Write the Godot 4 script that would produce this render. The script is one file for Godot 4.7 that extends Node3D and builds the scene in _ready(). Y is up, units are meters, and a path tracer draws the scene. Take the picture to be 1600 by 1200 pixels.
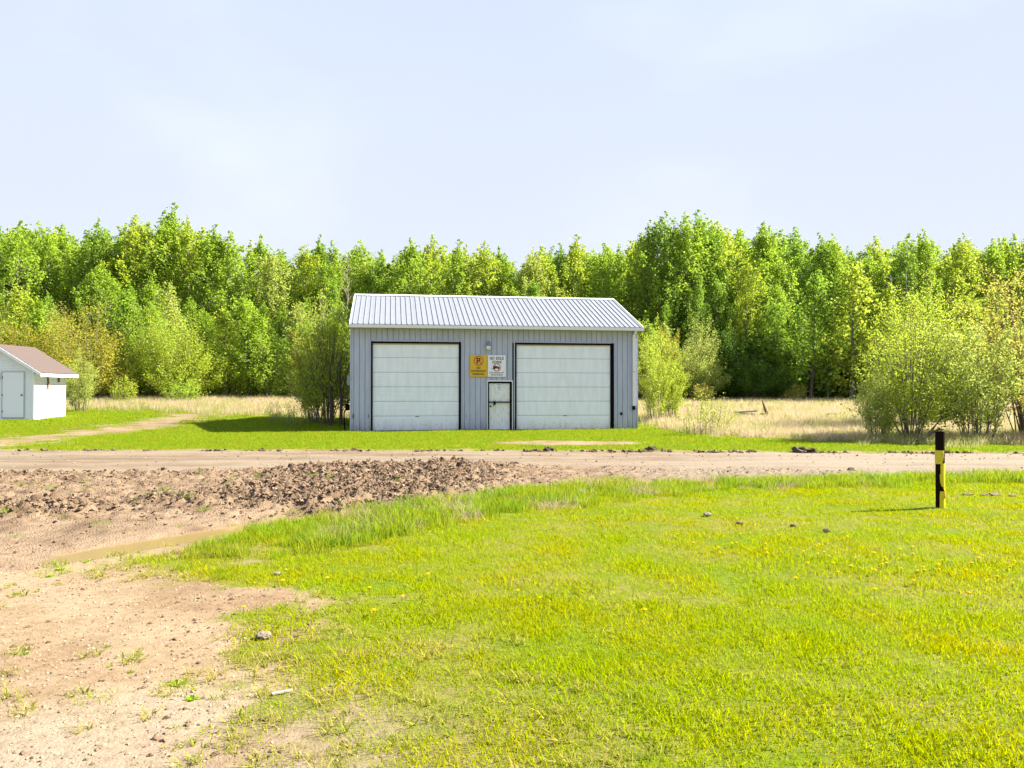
extends Node3D

# ---------------------------------------------------------------- mesh builder
class MB:
	var v := PackedVector3Array()
	var c := PackedColorArray()
	var n := PackedVector3Array()
	var i := PackedInt32Array()
	var tint := Color(1, 1, 1)

	func tri(a: Vector3, b: Vector3, d: Vector3) -> void:
		var k := v.size()
		v.append(a); v.append(b); v.append(d)
		c.append(tint); c.append(tint); c.append(tint)
		i.append(k); i.append(k + 1); i.append(k + 2)

	func quad(a: Vector3, b: Vector3, d: Vector3, e: Vector3) -> void:
		var k := v.size()
		v.append(a); v.append(b); v.append(d); v.append(e)
		c.append(tint); c.append(tint); c.append(tint); c.append(tint)
		i.append(k); i.append(k + 1); i.append(k + 2)
		i.append(k); i.append(k + 2); i.append(k + 3)

	func box(at: Vector3, size: Vector3, basis := Basis()) -> void:
		var h := size * 0.5
		var p := []
		for s in [[-1, -1, -1], [1, -1, -1], [1, 1, -1], [-1, 1, -1], [-1, -1, 1], [1, -1, 1], [1, 1, 1], [-1, 1, 1]]:
			p.append(at + basis * Vector3(h.x * s[0], h.y * s[1], h.z * s[2]))
		quad(p[4], p[7], p[6], p[5]); quad(p[1], p[2], p[3], p[0])
		quad(p[0], p[3], p[7], p[4]); quad(p[5], p[6], p[2], p[1])
		quad(p[7], p[3], p[2], p[6]); quad(p[0], p[4], p[5], p[1])

	# a closed tube through points with a radius at each
	func tube(pts: Array, rad: Array, sides := 6, capped := true) -> void:
		var k0 := v.size()
		var m := pts.size()
		var up := Vector3(0.31, 0.2, 0.93).normalized()
		for j in m:
			var t: Vector3 = (pts[mini(j + 1, m - 1)] - pts[maxi(j - 1, 0)]).normalized()
			var a := t.cross(up).normalized()
			var b := t.cross(a)
			for s in sides:
				var w := TAU * s / sides
				v.append(pts[j] + (a * cos(w) + b * sin(w)) * rad[j])
				c.append(tint)
		for j in m - 1:
			for s in sides:
				var s2 := (s + 1) % sides
				var p := k0 + j * sides
				i.append(p + s); i.append(p + sides + s); i.append(p + sides + s2)
				i.append(p + s); i.append(p + sides + s2); i.append(p + s2)
		if capped:
			for e in [0, m - 1]:
				var q := v.size()
				v.append(pts[e]); c.append(tint)
				for s in sides:
					i.append(q); i.append(k0 + e * sides + s); i.append(k0 + e * sides + (s + 1) % sides)

	# ribbed metal sheet in local x (across), y (along), z (out); ribs at the multiples of pitch from origin
	func ribbed(xa: float, xb: float, y0: float, y1: float, t: Transform3D, pitch: float, first: float, high: float, rise := 0.0, half := 1.0) -> void:
		var prof := [Vector2(xa, 0)]
		var k := int(floor((xa - first) / pitch)) - 1
		while true:
			var x := first + k * pitch
			if x - 0.03 > xb:
				break
			for q in [Vector2(x - 0.014, 0), Vector2(x - 0.010, high), Vector2(x + 0.010, high), Vector2(x + 0.014, 0)]:
				if q.x > xa + 0.001 and q.x < xb - 0.001:
					prof.append(q)
			k += 1
		prof.append(Vector2(xb, 0))
		if rise > 0.0 and xa < 0.0 and xb > 0.0:
			prof.append(Vector2(0.0001, 0))
			prof.sort_custom(func(p, q): return p.x < q.x)
		for j in prof.size() - 1:
			var p: Vector2 = prof[j]
			var q: Vector2 = prof[j + 1]
			var tp := y1 + rise * (1.0 - absf(p.x) / half)
			var tq := y1 + rise * (1.0 - absf(q.x) / half)
			quad(t * Vector3(p.x, y0, p.y), t * Vector3(p.x, tp, p.y), t * Vector3(q.x, tq, q.y), t * Vector3(q.x, y0, q.y))

	func mesh() -> ArrayMesh:
		var arr := []
		arr.resize(Mesh.ARRAY_MAX)
		arr[Mesh.ARRAY_VERTEX] = v
		arr[Mesh.ARRAY_COLOR] = c
		arr[Mesh.ARRAY_INDEX] = i
		if n.size() == v.size():
			arr[Mesh.ARRAY_NORMAL] = n
		var m := ArrayMesh.new()
		m.add_surface_from_arrays(Mesh.PRIMITIVE_TRIANGLES, arr)
		return m

	func smooth() -> ArrayMesh:
		n = PackedVector3Array()
		n.resize(v.size())
		for t in i.size() / 3:
			var a := i[t * 3]
			var b := i[t * 3 + 1]
			var d := i[t * 3 + 2]
			var f := (v[d] - v[a]).cross(v[b] - v[a])
			n[a] += f; n[b] += f; n[d] += f
		for k in n.size():
			n[k] = n[k].normalized()
		return mesh()

# ---------------------------------------------------------------- helpers
var taken := {}

func numbered(called: String) -> String:
	if not taken.has(called):
		taken[called] = 0
		return called
	taken[called] += 1
	return "%s_%03d" % [called, taken[called]]

func tag(o: Node, label: String, category := "", group := "", kind := "") -> Node:
	o.set_meta("label", label)
	if category: o.set_meta("category", category)
	if group: o.set_meta("group", group)
	if kind: o.set_meta("kind", kind)
	return o

func base(called: String, at := Vector3.ZERO, turn := 0.0) -> Node3D:
	var o := Node3D.new()
	o.name = numbered(called)
	o.position = at
	o.rotation.y = turn
	add_child(o)
	return o

func put(called: String, mesh: Mesh, mat: Material, parent: Node = null, at := Vector3.ZERO) -> MeshInstance3D:
	var o := MeshInstance3D.new()
	o.mesh = mesh
	o.material_override = mat
	o.position = at
	if parent == null:
		o.name = numbered(called)
		add_child(o)
	else:
		var k := 0
		var nm := called
		while parent.has_node(NodePath(nm)):
			k += 1
			nm = "%s_%03d" % [called, k]
		o.name = nm
		parent.add_child(o, true)
	return o

func boxed(called: String, at: Vector3, size: Vector3, mat: Material, parent: Node = null, basis := Basis()) -> MeshInstance3D:
	var m := MB.new()
	m.box(Vector3.ZERO, size, basis)
	return put(called, m.mesh(), mat, parent, at)

func lin(r: float, g: float, b: float) -> Color:
	return Color(r, g, b).linear_to_srgb()

func paint(color: Color, rough := 0.6, metal := 0.0) -> StandardMaterial3D:
	var m := StandardMaterial3D.new()
	m.albedo_color = color
	m.roughness = rough
	m.metallic = metal
	return m

func noise_tex(sd: int, freq: float, ramp: Array, size := 512, octaves := 4) -> NoiseTexture2D:
	var f := FastNoiseLite.new()
	f.seed = sd
	f.noise_type = FastNoiseLite.TYPE_SIMPLEX_SMOOTH
	f.frequency = freq
	f.fractal_octaves = octaves
	var t := NoiseTexture2D.new()
	t.width = size
	t.height = size
	t.seamless = true
	t.noise = f
	if ramp.size():
		var gr := Gradient.new()
		gr.offsets = PackedFloat32Array([0.0, 0.5, 1.0])
		gr.colors = PackedColorArray(ramp)
		t.color_ramp = gr
	return t

# faint streaks and stains, with earth splashed on the lowest part (the texture spans five metres of height)
func splashed(sd: int, strength: float) -> ImageTexture:
	var f := FastNoiseLite.new()
	f.seed = sd
	f.frequency = 0.03
	f.fractal_octaves = 5
	var g := FastNoiseLite.new()
	g.seed = sd + 1
	g.frequency = 0.15
	g.fractal_octaves = 3
	var im := Image.create(256, 512, false, Image.FORMAT_RGB8)
	for y in 512:
		var up := (511 - y) / 512.0 * 5.0
		for x in 256:
			var a := absf(x / 128.0 - 1.0)   # mirrored, so that the edges meet
			var n := f.get_noise_2d(a * 260.0, y * 0.25)
			var k := g.get_noise_2d(a * 128.0, y * 1.0)
			var c := Color(1, 1, 1) * (0.965 + 0.05 * n)
			var mud := clampf((0.42 - up + n * 0.5 + k * 0.35) * 1.8, 0, 1) if up < 1.6 else 0.0
			mud = maxf(mud, clampf((k - 0.48) * 5.0, 0, 1) * 0.35)
			c = c.lerp(Color(0.62, 0.55, 0.47), mud * strength)
			c.a = 1.0
			im.set_pixel(x, y, c)
	return ImageTexture.create_from_image(im)

func world_noise(m: StandardMaterial3D, tex: Texture2D, scale: Vector3) -> StandardMaterial3D:
	m.albedo_texture = tex
	m.uv1_triplanar = true
	m.uv1_scale = scale
	return m

func leafy(color: Color) -> StandardMaterial3D:
	var m := paint(color, 0.5)
	m.vertex_color_use_as_albedo = true
	m.backlight_enabled = true
	m.backlight = Color(1, 1, 1)
	m.metallic_specular = 0.15
	return m

func tinted(rough := 0.8) -> StandardMaterial3D:
	var m := paint(Color.WHITE, rough)
	m.vertex_color_use_as_albedo = true
	m.metallic_specular = 0.3
	return m

# value at x of a polyline given as (x, value)
func pl(a: PackedVector2Array, x: float) -> float:
	var n := a.size()
	if x <= a[0].x: return a[0].y
	for k in n - 1:
		if x < a[k + 1].x:
			return lerpf(a[k].y, a[k + 1].y, (x - a[k].x) / (a[k + 1].x - a[k].x))
	return a[n - 1].y

# ---------------------------------------------------------------- the lie of the land (x to the side, d away from the camera, metres)
var LAWN_FAR := PackedVector2Array([Vector2(-12, 6.0), Vector2(-4.8, 6.8), Vector2(-4.58, 7.16), Vector2(-4.1, 7.64), Vector2(-3.46, 8.64), Vector2(-2.63, 10.1), Vector2(-2.05, 10.7), Vector2(-0.41, 12.7), Vector2(1.1, 13.7), Vector2(2.3, 14.2), Vector2(4.74, 14.8), Vector2(10.1, 15.7), Vector2(20, 16.4)])
var TALL_NEAR := PackedVector2Array([Vector2(-3.6, 7.6), Vector2(-3.06, 7.6), Vector2(-1.62, 8.44), Vector2(-0.63, 9.92), Vector2(0.9, 11.3), Vector2(3.8, 13.16), Vector2(8.9, 13.9), Vector2(20, 14.6)])
var ROAD_NEAR := PackedVector2Array([Vector2(-20, 14.6), Vector2(-9.7, 15.2), Vector2(-5.1, 16.0), Vector2(-1.4, 17.3), Vector2(2.7, 17.1), Vector2(6.4, 16.2), Vector2(10.3, 16.0), Vector2(20, 15.9)])
var ROAD_FAR := PackedVector2Array([Vector2(-30, 22.2), Vector2(-14, 22.0), Vector2(-1.8, 21.9), Vector2(5.2, 21.5), Vector2(13.5, 21.0), Vector2(30, 20.6)])
var GREEN_FAR := PackedVector2Array([Vector2(-40, 46), Vector2(-29, 45.3), Vector2(-22.5, 44.5), Vector2(-15, 40.5), Vector2(-8.3, 40.5), Vector2(5.6, 40), Vector2(6.3, 34.5), Vector2(7.2, 28.5), Vector2(10.4, 24.2), Vector2(14.7, 23.2), Vector2(30, 22.6)])
var DIRT_EDGE := PackedVector2Array([Vector2(0, -0.3), Vector2(3.4, -0.85), Vector2(3.86, -1.1), Vector2(4.48, -1.3), Vector2(5.18, -1.49), Vector2(5.78, -1.53), Vector2(6.25, -1.4), Vector2(6.5, -1.93), Vector2(6.64, -2.5), Vector2(6.86, -3.07), Vector2(7.1, -3.69), Vector2(7.4, -4.6), Vector2(8, -8)])
var TRACK := PackedVector2Array([Vector2(20, -17.5), Vector2(23, -16.6), Vector2(26, -16.7), Vector2(30, -16.4), Vector2(34, -15.6), Vector2(38, -15.9), Vector2(41, -16.8)])
var bumps := FastNoiseLite.new()
var fine := FastNoiseLite.new()
var rough := FastNoiseLite.new()
const SHED_AT := Vector3(-23.6, 0.33, -36.8)

func land(x: float, d: float) -> float:
	var s := 27.0 + 7.0 * smoothstep(-20.0, -8.0, x)
	return 0.034 * maxf(0.0, minf(d, 110.0) - s)

func mud_in(x: float, d: float) -> float:   # 1 well inside the muddy shoulder, 0 at its edge, less outside
	var a := d - pl(LAWN_FAR, x)
	var b := pl(ROAD_NEAR, x) + 0.35 - d
	return minf(a, b)

func road_in(x: float, d: float) -> float:
	return minf(d - pl(ROAD_NEAR, x), pl(ROAD_FAR, x) - d)

func ground_y(x: float, d: float) -> float:
	var y := land(x, d) + bumps.get_noise_2d(x * 14.0, d * 14.0) * 0.03
	if d > 5.5 and d < 23.0:
		var r := maxf(road_in(x, d), mud_in(x, d))
		y -= 0.16 * smoothstep(-0.15, 0.45, r)
	return y

func dirt_at(x: float, d: float) -> float:   # 0 grass .. 1 bare earth, near the camera and on the tracks beyond the road
	var w := 0.0
	if d < 9.0:
		var soft := 0.55 if d < 5.0 else 0.3
		w = smoothstep(-soft, soft, pl(DIRT_EDGE, d) - x + bumps.get_noise_2d(x * 60.0, d * 60.0) * 0.9 + fine.get_noise_2d(x * 60.0, d * 60.0) * 0.5)
		if d > 6.2:
			w = maxf(w, 0.9 * smoothstep(-2.5, -3.9, x + bumps.get_noise_2d(x * 50.0 + 40.0, d * 50.0) * 2.0 + fine.get_noise_2d(x * 70.0, d * 70.0)))
	elif d > 20.0 and d < 42.0:
		var t := 1.0 - absf(x - pl(TRACK, d)) / (1.35 if d > 27 else 2.6)
		w = smoothstep(-0.1, 0.5, t + bumps.get_noise_2d(x * 60.0, d * 40.0) * 1.3 + fine.get_noise_2d(x * 30.0, d * 30.0) * 0.9)
		var e := 1.0 - Vector2((x - 1.9) / 2.6, (d - 25.3) / 1.5).length()
		w = maxf(w, smoothstep(-0.1, 0.3, e + bumps.get_noise_2d(x * 60.0, d * 60.0) * 0.25))
		w = maxf(w, 0.8 * (1.0 - smoothstep(0.1, 0.9, d - pl(ROAD_FAR, x) + bumps.get_noise_2d(x * 30.0, d * 60.0) * 0.8)))
	return w

func thin_at(x: float, d: float) -> float:   # where the lawn is worn to straw, near the camera
	return smoothstep(5.6, 3.6, d + bumps.get_noise_2d(x * 50.0, d * 50.0) * 1.5) * smoothstep(1.2, -1.3, x) * 0.7

func ground_color(x: float, d: float) -> Color:
	var n := bumps.get_noise_2d(x * 25.0, d * 25.0)
	var f := fine.get_noise_2d(x * 40.0, d * 40.0)
	var green := Color(0.095, 0.14, 0.008).lerp(Color(0.17, 0.145, 0.045), clampf(0.35 + n * 0.8 + f * 0.3, 0, 1))
	var earth := Color(0.255, 0.195, 0.132).lerp(Color(0.18, 0.125, 0.078), clampf(0.4 + f * 0.5 + n * 1.2, 0, 1))
	earth = earth.lerp(Color(0.235, 0.20, 0.16), 0.8 * smoothstep(4.6, 3.2, d + n))
	var c := green.lerp(Color(0.16, 0.135, 0.075), thin_at(x, d))
	var beyond := smoothstep(-1.0, 1.5, d - pl(GREEN_FAR, x) + n * 3.0)
	var dry := Color(0.33, 0.265, 0.16).lerp(Color(0.22, 0.22, 0.05), clampf(0.3 + n * 1.2, 0, 1))
	c = c.lerp(dry, beyond)
	c = c.lerp(earth, dirt_at(x, d))
	if d > 6.0 and d < 23.0:
		c = c.lerp(Color(0.14, 0.10, 0.06), smoothstep(-0.1, 0.2, maxf(road_in(x, d), mud_in(x, d))))
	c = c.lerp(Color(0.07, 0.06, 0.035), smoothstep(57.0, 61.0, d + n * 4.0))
	return c

func grow(a: float, b: float, step: float, far: float, ratio: float) -> PackedFloat32Array:
	var out := PackedFloat32Array()
	var neg := PackedFloat32Array()
	var x := a
	while x < b:
		out.append(x); x += step
	var s := step
	while x < far:
		out.append(x); s *= ratio; x += s
	out.append(far)
	return out

func sheet(xs: PackedFloat32Array, ds: PackedFloat32Array, height: Callable, color: Callable) -> ArrayMesh:
	var m := MB.new()
	var w := xs.size()
	for d in ds:
		for x in xs:
			m.v.append(Vector3(x, height.call(x, d), -d))
			m.c.append(color.call(x, d))
	for r in ds.size() - 1:
		for q in w - 1:
			var k := r * w + q
			m.i.append(k); m.i.append(k + w); m.i.append(k + w + 1)
			m.i.append(k); m.i.append(k + w + 1); m.i.append(k + 1)
	return m.smooth()

# ---------------------------------------------------------------- plants
func leaf(m: MB, p: Vector3, size: float, rng: RandomNumberGenerator, tint: Color) -> void:
	var a := Vector3(rng.randf() - 0.5, rng.randf() - 0.6, rng.randf() - 0.5).normalized()
	var b := a.cross(Vector3(rng.randf() - 0.5, rng.randf() - 0.5, rng.randf() - 0.5)).normalized()
	var l := size * (0.7 + 0.6 * rng.randf())
	m.tint = tint
	m.quad(p + a * l * 0.5, p + b * l * 0.34, p - a * l * 0.5, p - b * l * 0.34)

func leaf_tint(rng: RandomNumberGenerator) -> Color:
	var b := 0.64 + 0.72 * rng.randf()
	return Color(b * (0.9 + 0.25 * rng.randf()), b, b * (0.6 + 0.8 * rng.randf()))

func clump(m: MB, p: Vector3, r: float, tall: float, count: int, size: float, rng: RandomNumberGenerator) -> void:
	for k in count:
		var q := Vector3(rng.randfn(0, 0.5), rng.randfn(0, 0.5) * tall, rng.randfn(0, 0.5)) * r
		leaf(m, p + q, size, rng, leaf_tint(rng))

# an aspen: slim trunk with limbs, and a narrow crown of many leafy clumps; returns [trunk, crown]
func aspen(sd: int, tall: float, bare: float, wide: float, limbs: int, per: int, size: float) -> Array:
	var rng := RandomNumberGenerator.new()
	rng.seed = sd
	var t := MB.new()
	var m := MB.new()
	t.tint = Color(1, 1, 1)
	var spine := []
	var rad := []
	var off := Vector3.ZERO
	for k in 9:
		var f := k / 8.0
		spine.append(Vector3(off.x, tall * f * 0.97, off.z))
		rad.append(lerpf(0.11, 0.015, f))
		off += Vector3(rng.randfn(0, 0.10), 0, rng.randfn(0, 0.10))
	t.tube(spine, rad, 6)
	var turn := rng.randf() * TAU
	for k in limbs:
		var f := (k + rng.randf() * 0.9) / limbs
		var y := lerpf(bare, tall * 0.94, f)
		var at := y / (tall * 0.97) * 8.0
		var j := mini(int(at), 7)
		var root: Vector3 = spine[j].lerp(spine[j + 1], at - j)
		turn += 2.4 + rng.randfn(0, 0.35)
		var prof := pow(1.0 - f, [0.6, 0.82, 0.68][sd % 3]) * (0.6 + 0.4 * minf(1.0, f * 3.5)) + 0.07
		var r := wide * prof * (0.25 + 1.0 * rng.randf())
		var out := root + Vector3(cos(turn), 0.45, sin(turn)) * r
		var plume := (0.5 + 1.7 * rng.randf() * rng.randf() + 0.4 * rng.randf()) * (1.2 - 0.75 * f) * tall / 14.0
		var tip := out + Vector3(cos(turn) * 0.15, plume, sin(turn) * 0.15)
		t.tube([root, out, tip], [0.03 * (1.2 - f), 0.016, 0.005], 3, false)
		var steps := 2 + int(plume * 1.7)
		clump(m, root.lerp(out, 0.6), 0.30, 1.0, per / 2, size, rng)
		for s in steps:
			var g := (s + 0.4) / steps
			clump(m, out.lerp(tip, g) + Vector3(rng.randfn(0, 0.10), 0, rng.randfn(0, 0.10)), (0.26 + 0.16 * rng.randf()) * (1.1 - 0.6 * g), 1.5, int(per * (1.15 - 0.5 * g)), size, rng)
	for k in 5:
		var p: Vector3 = spine[8] + Vector3(rng.randfn(0, 0.12), -0.1 + 0.26 * k * tall / 14.0, rng.randfn(0, 0.12))
		clump(m, p, 0.24 - 0.035 * k, 1.6, per - 3 * k, size, rng)
	return [t.mesh(), m.mesh()]

# a many-stemmed willow or shrub: bare stems fanning from the base, twigs, and leaves thickest on the outside; returns [stems, foliage]
func willow(sd: int, tall: float, wide: float, stems: int, leaves: int, size: float, low: float) -> Array:
	var rng := RandomNumberGenerator.new()
	rng.seed = sd
	var t := MB.new()
	var m := MB.new()
	var tips := []
	for k in stems:
		var az := TAU * k / stems + rng.randfn(0, 0.3)
		var lean := sqrt((k * 7 % stems + 0.5) / stems)
		var top := Vector3(cos(az) * wide * 0.5 * lean, tall * sqrt(maxf(0.12, 1.0 - lean * lean * 0.82)) * (0.86 + 0.2 * rng.randf()), sin(az) * wide * 0.5 * lean)
		var b := Vector3(cos(az), 0, sin(az)) * 0.5 * sqrt(rng.randf())
		var mid := b.lerp(top, 0.5) + Vector3(-top.x * 0.10, tall * 0.06, -top.z * 0.10)
		t.tint = Color(1, 1, 1) * (0.7 + 0.5 * rng.randf())
		var pts := [b, b.lerp(mid, 0.55) + Vector3(rng.randfn(0, 0.05), 0, rng.randfn(0, 0.05)), mid, mid.lerp(top, 0.55) + Vector3(rng.randfn(0, 0.08), 0.05, rng.randfn(0, 0.08)), top]
		var th := clampf(tall / 5.0, 0.3, 1.1)
		t.tube(pts, [0.022 * th, 0.018 * th, 0.013 * th, 0.008 * th, 0.003 * th], 4, false)
		for q in 7:
			var f := lerpf(low * 0.55, 0.98, (q + rng.randf()) / 7.0)
			var j := mini(int(f * 4), 3)
			var p: Vector3 = pts[j].lerp(pts[j + 1], f * 4 - j)
			var out := Vector3(p.x, 0, p.z).normalized() * 0.5 + Vector3(rng.randfn(0, 0.5), 0.75 + 0.4 * rng.randf(), rng.randfn(0, 0.5))
			var tip := p + out * tall * 0.11 * (0.6 + 0.8 * rng.randf())
			t.tube([p, tip], [0.01 * th, 0.003 * th], 3, false)
			tips.append([p, tip])
	for k in leaves:
		var e: Array = tips[rng.randi() % tips.size()]
		var p: Vector3 = e[0].lerp(e[1], 0.25 + 0.9 * rng.randf()) + Vector3(rng.randfn(0, 0.1), rng.randfn(0, 0.1), rng.randfn(0, 0.1)) * (0.35 + wide * 0.16)
		if p.y < 0.08: p.y = 0.08 + rng.randf() * 0.2
		leaf(m, p, size, rng, leaf_tint(rng))
	return [t.mesh(), m.mesh()]

# a rounded bush: short stems below, twigs and small leaves filling an uneven dome; returns [stems, foliage]
func dome(sd: int, tall: float, wide: float, leaves: int, size: float, floor_at: float) -> Array:
	var rng := RandomNumberGenerator.new()
	rng.seed = sd
	var lumps := FastNoiseLite.new()
	lumps.seed = sd
	lumps.frequency = 0.9
	lumps.fractal_octaves = 3
	var t := MB.new()
	var m := MB.new()
	for k in 300:
		var az := rng.randf() * TAU
		var up := rng.randf_range(floor_at, 1.0)
		var out := sqrt(maxf(0.0, 1.0 - maxf(up, 0.0) * maxf(up, 0.0)))
		var dir := Vector3(cos(az) * out, up, sin(az) * out)
		var reach := 1.0 + 0.55 * lumps.get_noise_3dv(dir * 1.6)
		var tip := Vector3(dir.x * wide * 0.5, tall * 0.40 + dir.y * tall * 0.58, dir.z * wide * 0.5) * reach
		tip.y = maxf(tip.y, 0.3)
		t.tint = Color(1, 1, 1) * (0.75 + 0.6 * rng.randf())
		if k < 18:
			var b := Vector3(cos(az), 0, sin(az)) * 0.55 * rng.randf()
			t.tube([b, b.lerp(tip, 0.4) + Vector3(0, tall * 0.08, 0), tip], [0.03, 0.018, 0.004], 4, false)
		else:
			t.tube([tip * 0.5 + Vector3(0, tall * 0.06, 0), tip * 1.03], [0.010, 0.003], 3, false)
		for q in leaves / 300:
			var f := pow(rng.randf(), 0.55)
			var p := (tip * (0.42 + 0.62 * f)) + Vector3(rng.randfn(0, 0.13), rng.randfn(0, 0.13), rng.randfn(0, 0.13)) * wide * 0.2
			if p.y < 0.1: p.y = 0.1 + rng.randf() * 0.3
			leaf(m, p, size, rng, leaf_tint(rng))
	return [t.mesh(), m.mesh()]

func plant(called: String, proto: Array, x: float, d: float, scale: Vector3, turn: float, wood: Material, green: Material, label: String, category: String, group := "", wood_name := "trunk", leaf_name := "crown") -> Node3D:
	var o := base(called, Vector3(x, land(x, d) - 0.04, -d), turn)
	put(wood_name, proto[0], wood, o).scale = scale
	put(leaf_name, proto[1], green, o).scale = scale
	tag(o, label, category, group)
	return o

# a patch of grass blades
func blades(sd: int, count: int, side: float, low: float, high: float, width: float, lean: float, a: Color, b: Color, segs := 1) -> ArrayMesh:
	var rng := RandomNumberGenerator.new()
	rng.seed = sd
	var m := MB.new()
	for k in count:
		var p := Vector3((rng.randf() - 0.5) * side, -0.01, (rng.randf() - 0.5) * side)
		var h := lerpf(low, high, rng.randf() * rng.randf() * 0.5 + rng.randf() * 0.5)
		var az := rng.randf() * TAU
		var s := Vector3(cos(az), 0, sin(az)) * width * (0.6 + 0.6 * rng.randf())
		var bend := Vector3(rng.randfn(0, 1), 0, rng.randfn(0, 1)) * lean * h
		var tip := p + Vector3(0, h, 0) + bend
		var t := a.lerp(b, rng.randf())
		var v := 0.75 + 0.5 * rng.randf()
		m.tint = Color(t.r * v, t.g * v, t.b * v)
		if segs == 1:
			m.tri(p - s * 0.5, tip, p + s * 0.5)
		else:
			var mid := p + Vector3(0, h * 0.6, 0) + bend * 0.35
			m.quad(p - s * 0.5, mid - s * 0.4, mid + s * 0.4, p + s * 0.5)
			m.tri(mid - s * 0.4, tip, mid + s * 0.4)
	return m.mesh()

func lump(sd: int, flat := 0.7, jag := 0.35, rings := 4, sides := 6) -> ArrayMesh:
	var rng := RandomNumberGenerator.new()
	rng.seed = sd
	var m := MB.new()
	var rows := []
	for r in rings + 1:
		var row := []
		var th := PI * r / rings
		for s in sides:
			var ph := TAU * (s + 0.3 * (r % 2)) / sides
			var k := 1.0 + (rng.randf() - 0.5) * 2.0 * jag
			if (r == 0 or r == rings) and s > 0:
				row.append(row[0])
			else:
				row.append(Vector3(sin(th) * cos(ph), cos(th) * flat, sin(th) * sin(ph)) * k)
		rows.append(row)
	for r in rings:
		for s in sides:
			var s2 := (s + 1) % sides
			if r > 0: m.tri(rows[r][s], rows[r + 1][s], rows[r][s2])
			if r < rings - 1 or true: m.tri(rows[r][s2], rows[r + 1][s], rows[r + 1][s2])
	return m.mesh()

func scatter(called: String, label: String, mesh: Mesh, mat: Material, pts: Array) -> void:
	var mm := MultiMesh.new()
	mm.transform_format = MultiMesh.TRANSFORM_3D
	mm.use_colors = true
	mm.mesh = mesh
	mm.instance_count = pts.size()
	for k in pts.size():
		mm.set_instance_transform(k, pts[k][0])
		mm.set_instance_color(k, pts[k][1])
	var o := MultiMeshInstance3D.new()
	o.multimesh = mm
	o.material_override = mat
	o.name = numbered(called)
	add_child(o)
	tag(o, label, "", "", "stuff")

func spot(x: float, y: float, d: float, s: Vector3, turn: float, tip := 0.0) -> Transform3D:
	return Transform3D(Basis.from_euler(Vector3(tip, turn, tip * 0.7)).scaled_local(s), Vector3(x, y, -d))

func lettering(text: String, wide: float, high: float, mat: Material, parent: Node, at: Vector3, called := "lettering") -> MeshInstance3D:
	var f := SystemFont.new()
	f.font_names = PackedStringArray(["Droid Sans"])
	f.font_weight = 700
	var t := TextMesh.new()
	t.font = f
	t.text = text
	t.font_size = 64
	t.pixel_size = 0.01
	t.depth = 0.1
	var o := put(called, t, mat, parent)
	var b := t.get_aabb()
	var s := Vector3(wide / b.size.x, high / b.size.y, 0.03)
	o.scale = s
	o.position = at - Vector3((b.position.x + b.size.x * 0.5) * s.x, (b.position.y + b.size.y * 0.5) * s.y, 0)
	return o

func ring(radius: float, thick: float) -> ArrayMesh:
	var m := MB.new()
	for k in 32:
		var a := TAU * k / 32
		var b := TAU * (k + 1) / 32
		var p := Vector3(cos(a), sin(a), 0)
		var q := Vector3(cos(b), sin(b), 0)
		m.quad(p * (radius - thick), p * radius, q * radius, q * (radius - thick))
	return m.mesh()

# ================================================================ scene
func _ready() -> void:
	# ---- camera, sky, sun, exposure
	var cam := Camera3D.new()
	cam.name = "camera"
	cam.fov = 51.28
	cam.near = 0.05
	cam.far = 1500.0
	cam.position = Vector3(0, 1.6, 0)
	cam.rotation_degrees = Vector3(0.6, 0, 0)
	add_child(cam)
	cam.current = true

	var env := Environment.new()
	env.background_mode = Environment.BG_SKY
	env.tonemap_mode = Environment.TONE_MAPPER_LINEAR
	env.tonemap_exposure = 4.7
	env.sdfgi_enabled = true
	env.ssao_enabled = true
	env.ssil_enabled = true
	var psky := ProceduralSkyMaterial.new()
	psky.sky_top_color = lin(0.100, 0.140, 0.246)
	psky.sky_horizon_color = lin(0.183, 0.193, 0.213)
	psky.sky_curve = 0.75
	psky.ground_bottom_color = lin(0.08, 0.09, 0.05)
	psky.ground_horizon_color = lin(0.14, 0.15, 0.13)
	psky.sun_angle_max = 22.0
	psky.sun_curve = 0.12
	psky.sky_cover = noise_tex(77, 0.009, [Color(1, 1, 1, 0.0), Color(1, 1, 1, 0.04), Color(1, 1, 1, 0.30)], 1024, 6)
	psky.sky_cover_modulate = Color(0.33, 0.33, 0.33)
	var sky := Sky.new()
	sky.sky_material = psky
	env.sky = sky
	var we := WorldEnvironment.new()
	we.name = "world_environment"
	we.environment = env
	add_child(we)

	var sun := DirectionalLight3D.new()
	sun.name = "sun"
	sun.light_color = Color(1.0, 0.955, 0.87)
	sun.light_energy = 1.55
	sun.light_angular_distance = 0.5
	sun.shadow_enabled = true
	add_child(sun)
	sun.look_at_from_position(Vector3(75.9, 63.7, -13.5), Vector3.ZERO)

	bumps.seed = 3; bumps.frequency = 0.02; bumps.fractal_octaves = 4
	fine.seed = 9; fine.frequency = 0.06; fine.fractal_octaves = 3
	rough.seed = 21; rough.frequency = 1.0; rough.fractal_octaves = 4

	build_ground()
	build_garage()
	build_shed()
	build_forest()
	build_bushes()
	build_small_things()
	build_grass()

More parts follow.
